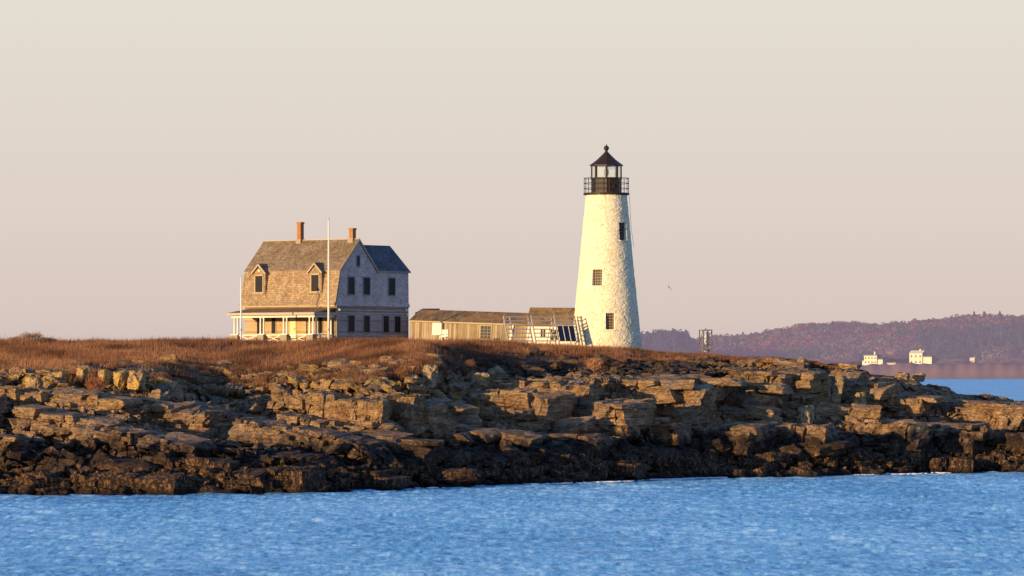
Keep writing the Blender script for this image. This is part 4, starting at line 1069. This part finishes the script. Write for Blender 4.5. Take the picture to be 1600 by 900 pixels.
    for p, q in zip(pts, pts[1:]): m_.tube(p, q, .015, .015, 6)
    m_.build('cable', M['oldwhite'], S)
tower()

# ------------------------------------------------------------------ signal frame on the right
def rig():
    D0 = 333; o = at(1102.5, 551, D0); s = D0/F
    S = thing('signal_frame', 'open steel signal frame holding two pale tanks on the turf right of the light', 'signal frame', o, (0, 0, R(24)))
    hw, h = .36, 36*s
    for x in (-hw, hw):
        for y in (-hw, hw): MB().box(x-.035, x+.035, y-.035, y+.035, -.6, h).build('post', M['metal'], S)
    for z in (.25, .60, h-.04):
        m = MB()
        for q in (-hw, hw): m.box(-hw, hw, q-.03, q+.03, z-.04, z+.04); m.box(q-.03, q+.03, -hw, hw, z-.037, z+.037)
        m.build('rail', M['metal'], S)
    m = MB(); m.bar((-hw, -hw-.05, .62), (hw, -hw-.05, h-.1), .035); m.bar((-hw-.05, -hw, h-.1), (-hw-.05, hw, .62), .035); m.build('brace', M['metal'], S)
    MB().lathe([(.02, .63), (.20, .64), (.23, .70), (.23, 1.0), (.20, 1.06), (.10, 1.09)], 16, (.1, 0)).build('tank', M['drum'], S, True)
    MB().lathe([(.10, 1.10), (.22, 1.13), (.23, 1.2), (.23, 1.52), (.18, 1.60), (.03, 1.63)], 16, (.1, 0)).build('tank', M['drum'], S, True)
    MB().box(-.15, .28, -.15, .2, .05, .22).build('battery_box', M['drum'], S)
    MB().tube((.05, 0, h-.02), (.05, 0, h+.28), .015, .01, 6).build('antenna', M['metal'], S)
    MB().lathe([(.09, h+.0), (.09, h+.05), (.05, h+.12)], 10, (-.1, 0)).build('lamp', M['drum'], S, True)
rig()

def gull():
    D0 = 420; p = at(1045.5, 449.5, D0)
    S = thing('bird', 'tiny dark bird flying in the sky right of the light tower', 'bird', p, (R(10), R(55), R(20)))
    mt = plain('bird_feathers', (.05, .045, .05), .8)
    MB().lathe([(.005, -.24), (.03, -.18), (.055, -.05), (.05, .06), (.03, .14), (.035, .18), (.012, .24)], 10).build('body', mt, S, True).rotation_euler = (R(90), 0, 0)
    for s in (-1, 1):
        MB().add([(0, -.06, 0), (0, .07, 0), (s*.22, .05, .09), (s*.22, -.04, .09), (s*.42, -.05, .03), (0, 0, .02), (s*.22, 0, .115)],
                 [(0, 3, 2, 1), (3, 4, 2), (0, 5, 6, 3), (5, 1, 2, 6), (3, 6, 4), (6, 2, 4)]).build('wing', mt, S)
gull()

# ------------------------------------------------------------------ FAR SHORE
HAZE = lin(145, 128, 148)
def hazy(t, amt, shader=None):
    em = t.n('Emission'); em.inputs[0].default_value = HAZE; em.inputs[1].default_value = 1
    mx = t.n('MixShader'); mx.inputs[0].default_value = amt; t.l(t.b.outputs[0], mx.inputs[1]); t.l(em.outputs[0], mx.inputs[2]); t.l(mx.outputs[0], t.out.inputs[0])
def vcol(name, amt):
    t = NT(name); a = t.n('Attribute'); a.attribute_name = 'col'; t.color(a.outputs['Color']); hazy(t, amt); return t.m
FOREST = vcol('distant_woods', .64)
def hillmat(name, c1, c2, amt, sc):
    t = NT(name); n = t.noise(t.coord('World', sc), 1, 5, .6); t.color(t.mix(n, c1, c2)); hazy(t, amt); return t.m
HX = [940, 1000, 1080, 1110, 1180, 1200, 1250, 1300, 1340, 1380, 1420, 1460, 1500, 1560, 1610, 1700, 1900, 2300]
HR = [570, 566, 556, 541, 540, 535, 523, 519, 519, 522, 518, 514, 510, 508, 506, 502, 504, 530]    # ridge row (ground, trees rise above)
def ridge_z(px): return wz(np.interp(px, HX, HR), 3900)
def hill_z(px, D):
    t = np.clip((D-3020)/(3900-3020), 0, 1); zr = np.interp(px, HX, [wz(v, 3900) for v in HR])
    return 9.0+(zr-9.0)*(t**.85)
def far_shore():
    px = np.arange(900, 2300, 8.0); Ds = np.concatenate([np.linspace(2960, 3900, 50), np.linspace(3920, 5200, 14)])
    PX, DD = np.meshgrid(px, Ds, indexing='ij'); Z = hill_z(PX, DD); Z = np.where(DD > 3900, Z-(DD-3900)*.06, Z)
    X = (PX-800)/F*DD; n, m = PX.shape
    idx = np.arange(n*m).reshape(n, m); Fq = np.stack([idx[:-1, :-1], idx[1:, :-1], idx[1:, 1:], idx[:-1, 1:]], -1).reshape(-1, 4)
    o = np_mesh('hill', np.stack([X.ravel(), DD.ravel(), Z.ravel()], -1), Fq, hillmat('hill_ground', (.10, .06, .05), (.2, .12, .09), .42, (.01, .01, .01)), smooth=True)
    o['kind'] = 'structure'; o['label'] = 'long wooded hill across the bay'
    # low bank at the water
    px = np.arange(1060, 2300, 3.0); prof = [(2895, -1), (2900, .3), (2906, 5.0), (2912, 9.3), (2930, 10.6), (3060, 10.4)]
    V = []
    for u in px:
        e_ = np.interp(u, [1060, 1180, 1290, 1400, 2300], [.2, .55, .88, 1.0, 1.0])+.03*math.sin(u*.05)
        for D, z in prof: V.append(((u-800)/F*D, D+1.0*math.sin(u*.11), z*e_+(.35*math.sin(u*.31)+.3*math.sin(u*.13) if z > 4 else 0)))
    n, m = len(px), len(prof); idx = np.arange(n*m).reshape(n, m); Fq = np.stack([idx[:-1, :-1], idx[1:, :-1], idx[1:, 1:], idx[:-1, 1:]], -1).reshape(-1, 4)
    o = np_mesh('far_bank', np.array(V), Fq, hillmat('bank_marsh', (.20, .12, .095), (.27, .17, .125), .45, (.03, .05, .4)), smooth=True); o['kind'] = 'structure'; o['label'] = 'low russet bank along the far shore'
far_shore()

def crown_template(kind, g, nf=260):
    """leafy far crown, unit size; kinds: 0 broad, 1 conifer"""
    V = []; C = []
    for k in range(nf):
        u = g.normal(size=3); u /= np.linalg.norm(u)
        if kind == 0:
            lobe = g.integers(0, 5); lc = np.array([math.cos(lobe*1.3)*.38, math.sin(lobe*1.3)*.38, .62+.16*math.sin(lobe*2.1)])
            p = lc+u*np.array([.42, .42, .36])*g.uniform(.7, 1.0)
            s = g.uniform(.06, .13); nrm = u
        else:
            h = g.uniform(.12, 1.0)**.8; r = (1-h)*.34*(.7+.3*math.sin(h*31))+.03; a = g.uniform(0, 2*math.pi); p = np.array([math.cos(a)*r, math.sin(a)*r, h]); s = g.uniform(.04, .09); nrm = np.array([math.cos(a), math.sin(a), .4])
        e1 = np.cross(nrm, g.normal(size=3)); e1 /= np.linalg.norm(e1)+1e-9; e2 = np.cross(nrm, e1); e2 /= np.linalg.norm(e2)+1e-9
        e2 = e2+nrm*g.normal(0, .12)
        V += [p-e1*s-e2*s*.6, p+e1*s-e2*s*.5, p+e2*s]; C += [g.uniform(.85, 1.12)*(.35+.8*p[2])]*3  # crown shading painted in: leaf colour darkens towards the foot
    return np.array(V), np.array(C)
def woods(name, spots, lab):
    g = np.random.default_rng(21)
    tpl = {0: [crown_template(0, g) for _ in range(6)], 1: [crown_template(1, g, 180) for _ in range(4)]}
    Vs, Cs = [], []
    for (x, y, z, s, h, kind, colr) in spots:
        tv, tcv = tpl[kind][g.integers(0, len(tpl[kind]))]; a = g.uniform(0, 6.28); ca, sa = math.cos(a), math.sin(a)
        v = tv@np.array([[ca, sa, 0], [-sa, ca, 0], [0, 0, 1]])*np.array([s, s, h])+np.array([x, y, z]); Vs.append(v)
        Cs.append(np.concatenate([np.array(colr)[None]*tcv[:, None], np.ones((len(tcv), 1))], 1))
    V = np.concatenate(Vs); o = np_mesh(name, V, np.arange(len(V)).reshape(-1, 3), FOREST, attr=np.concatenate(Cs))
    tag(o, lab, 'woods', kind='stuff'); return o
g = np.random.default_rng(77); spots = []
PAL = [(.20, .095, .060), (.16, .085, .06), (.25, .14, .08), (.14, .095, .075), (.22, .15, .10)]
for D in np.linspace(3040, 3960, 26):
    u = 985+g.uniform(0, 10)
    while u < 1680:
        s = g.uniform(10, 17); h = g.uniform(8, 13)
        z = float(hill_z(u, min(D, 3900)))-2.5; n = float(vnoise(np.array([[u*.02, D*.004, 0]]))[0])
        kind = 1 if (g.uniform() < (.03 if n < .25 else .45)) else 0
        c = (.045, .07, .05) if kind == 1 or n > .35 else PAL[g.integers(0, 5)]
        if not (1340 < u < 1470 and D < 3100) and not (u < 1080 and D < 3500):
            spots.append((float((u-800)/F*D+g.normal(0, 3)), float(D+g.normal(0, 8)), z, s if kind == 0 else s*1.1, h*(1.25 if kind else 1), kind, tuple(x*g.uniform(.6, 1.6) for x in c)))
        u += s*F/D*g.uniform(.35, .6)
for k in range(420):
    u = g.uniform(1170, 1690); D = g.uniform(2925, 3030)
    if 1325 < u < 1475 or 1503 < u < 1532: continue
    spots.append((float((u-800)/F*D), float(D), 9.6*min(1, .2+(u-1060)/260), g.uniform(4, 9), g.uniform(1.5, 4.5), 0, tuple(x*g.uniform(.6, 1.5) for x in PAL[g.integers(0, 5)])))
woods('woods', spots, 'bare russet and dark evergreen woods covering the far hill')
spots = []
for D in (2950, 2980, 3010, 3040):
    u = 990
    while u < 1078:
        s = g.uniform(7, 11); top = np.interp(u, [990, 1010, 1030, 1060, 1072, 1078], [524, 524, 520, 519, 524, 540])+g.uniform(-1, 5)
        zt = wz(top, D); zb = 6.0
        spots.append((float((u-800)/F*D), float(D+g.normal(0, 4)), zb, s*1.2, zt-zb, 0 if g.uniform() < .6 else 1, tuple(x*g.uniform(.8, 1.3) for x in (.04, .06, .055)))); 
        spots.append((float((u-800)/F*D), float(D-3), zb, s*1.4, (zt-zb)*.6, 0, tuple(x*g.uniform(.8, 1.3) for x in (.05, .065, .06))))
        u += g.uniform(4, 8)
woods('pine_woods', spots, 'dark blue green clump of evergreens on the far point beside the light')
o = MB().box(wx(960, 3000), wx(1200, 3000), 2940, 3200, -2, 6.2).build('far_point', hillmat('point_ground', (.08, .06, .05), (.14, .1, .08), .42, (.02, .02, .02))); o['kind'] = 'structure'; o['label'] = 'low wooded point across the water'

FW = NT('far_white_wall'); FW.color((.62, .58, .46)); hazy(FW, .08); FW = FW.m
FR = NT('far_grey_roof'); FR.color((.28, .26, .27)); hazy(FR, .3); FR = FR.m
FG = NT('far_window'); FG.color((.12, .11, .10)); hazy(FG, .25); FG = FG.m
FL = NT('far_cream_wall'); FL.color((.7, .58, .48)); hazy(FL, .2); FL = FL.m
def far_house(px, base, w_, h_, D, lab, wings=(), rot=-30, wall=FW, flat=False, wn=3, floors=2, chim=True):
    s = D/F; W_, H_ = w_*s, h_*s; dp = W_*.7
    S = thing('far_house', lab, 'house', at(px, base, D), (0, 0, R(rot)))
    MB().box(-W_/2, W_/2, 0, dp, -3, H_).build('wall', wall, S)
    if flat: r = MB().box(-W_/2-.3, W_/2+.3, -.3, dp+.3, H_, H_+.7).build('roof', FR, S)
    else: r = MB().extrude([(-.5, H_), (dp/2, H_+W_*.2), (dp+.5, H_)], 'x', -W_/2-.3, W_/2+.3).build('roof', wall if not flat else FR, S)
    if chim: MB().box(W_*.15, W_*.25, dp*.4, dp*.6, H_, H_+W_*.3).build('chimney', wall, r)
    for f in range(floors):
        for i in range(wn):
            x = -W_/2+W_*(i+.5)/wn; z0 = H_*(f+.3)/floors
            wv = MB().box(x-W_*.05, x+W_*.05, -.12, 0, z0, z0+H_*.35/floors).build('window', FG, S)
    for (a, b, c) in wings:
        MB().box(a*s, b*s, 1, dp*.8, -3, c*s).build('wing_wall', wall, S); MB().box(a*s-.3, b*s+.3, .7, dp*.8+.3, c*s, c*s+.5).build('wing_roof', FR, S)
far_house(1360, 569, 22, 13, 3010, 'long white house with a lower wing on the far shore, left of the pair', wings=((11, 20, 7), (-15, -11, 5)), flat=True, wn=4)
far_house(1431, 570, 22, 18, 3000, 'taller white house with chimneys on the far shore, right of the pair', wings=((11, 26, 12),), wn=3)
far_house(1393, 571, 15, 3.0, 2925, 'very low pale boathouse on the far bank between the two white houses', wall=FL, floors=1, wn=4, chim=False, flat=True)
far_house(1519, 566, 8, 6, 2990, 'tiny pale house at the edge of the far bank on the right', floors=1, wn=2, wall=FL)
print('objects', len(bpy.data.objects))
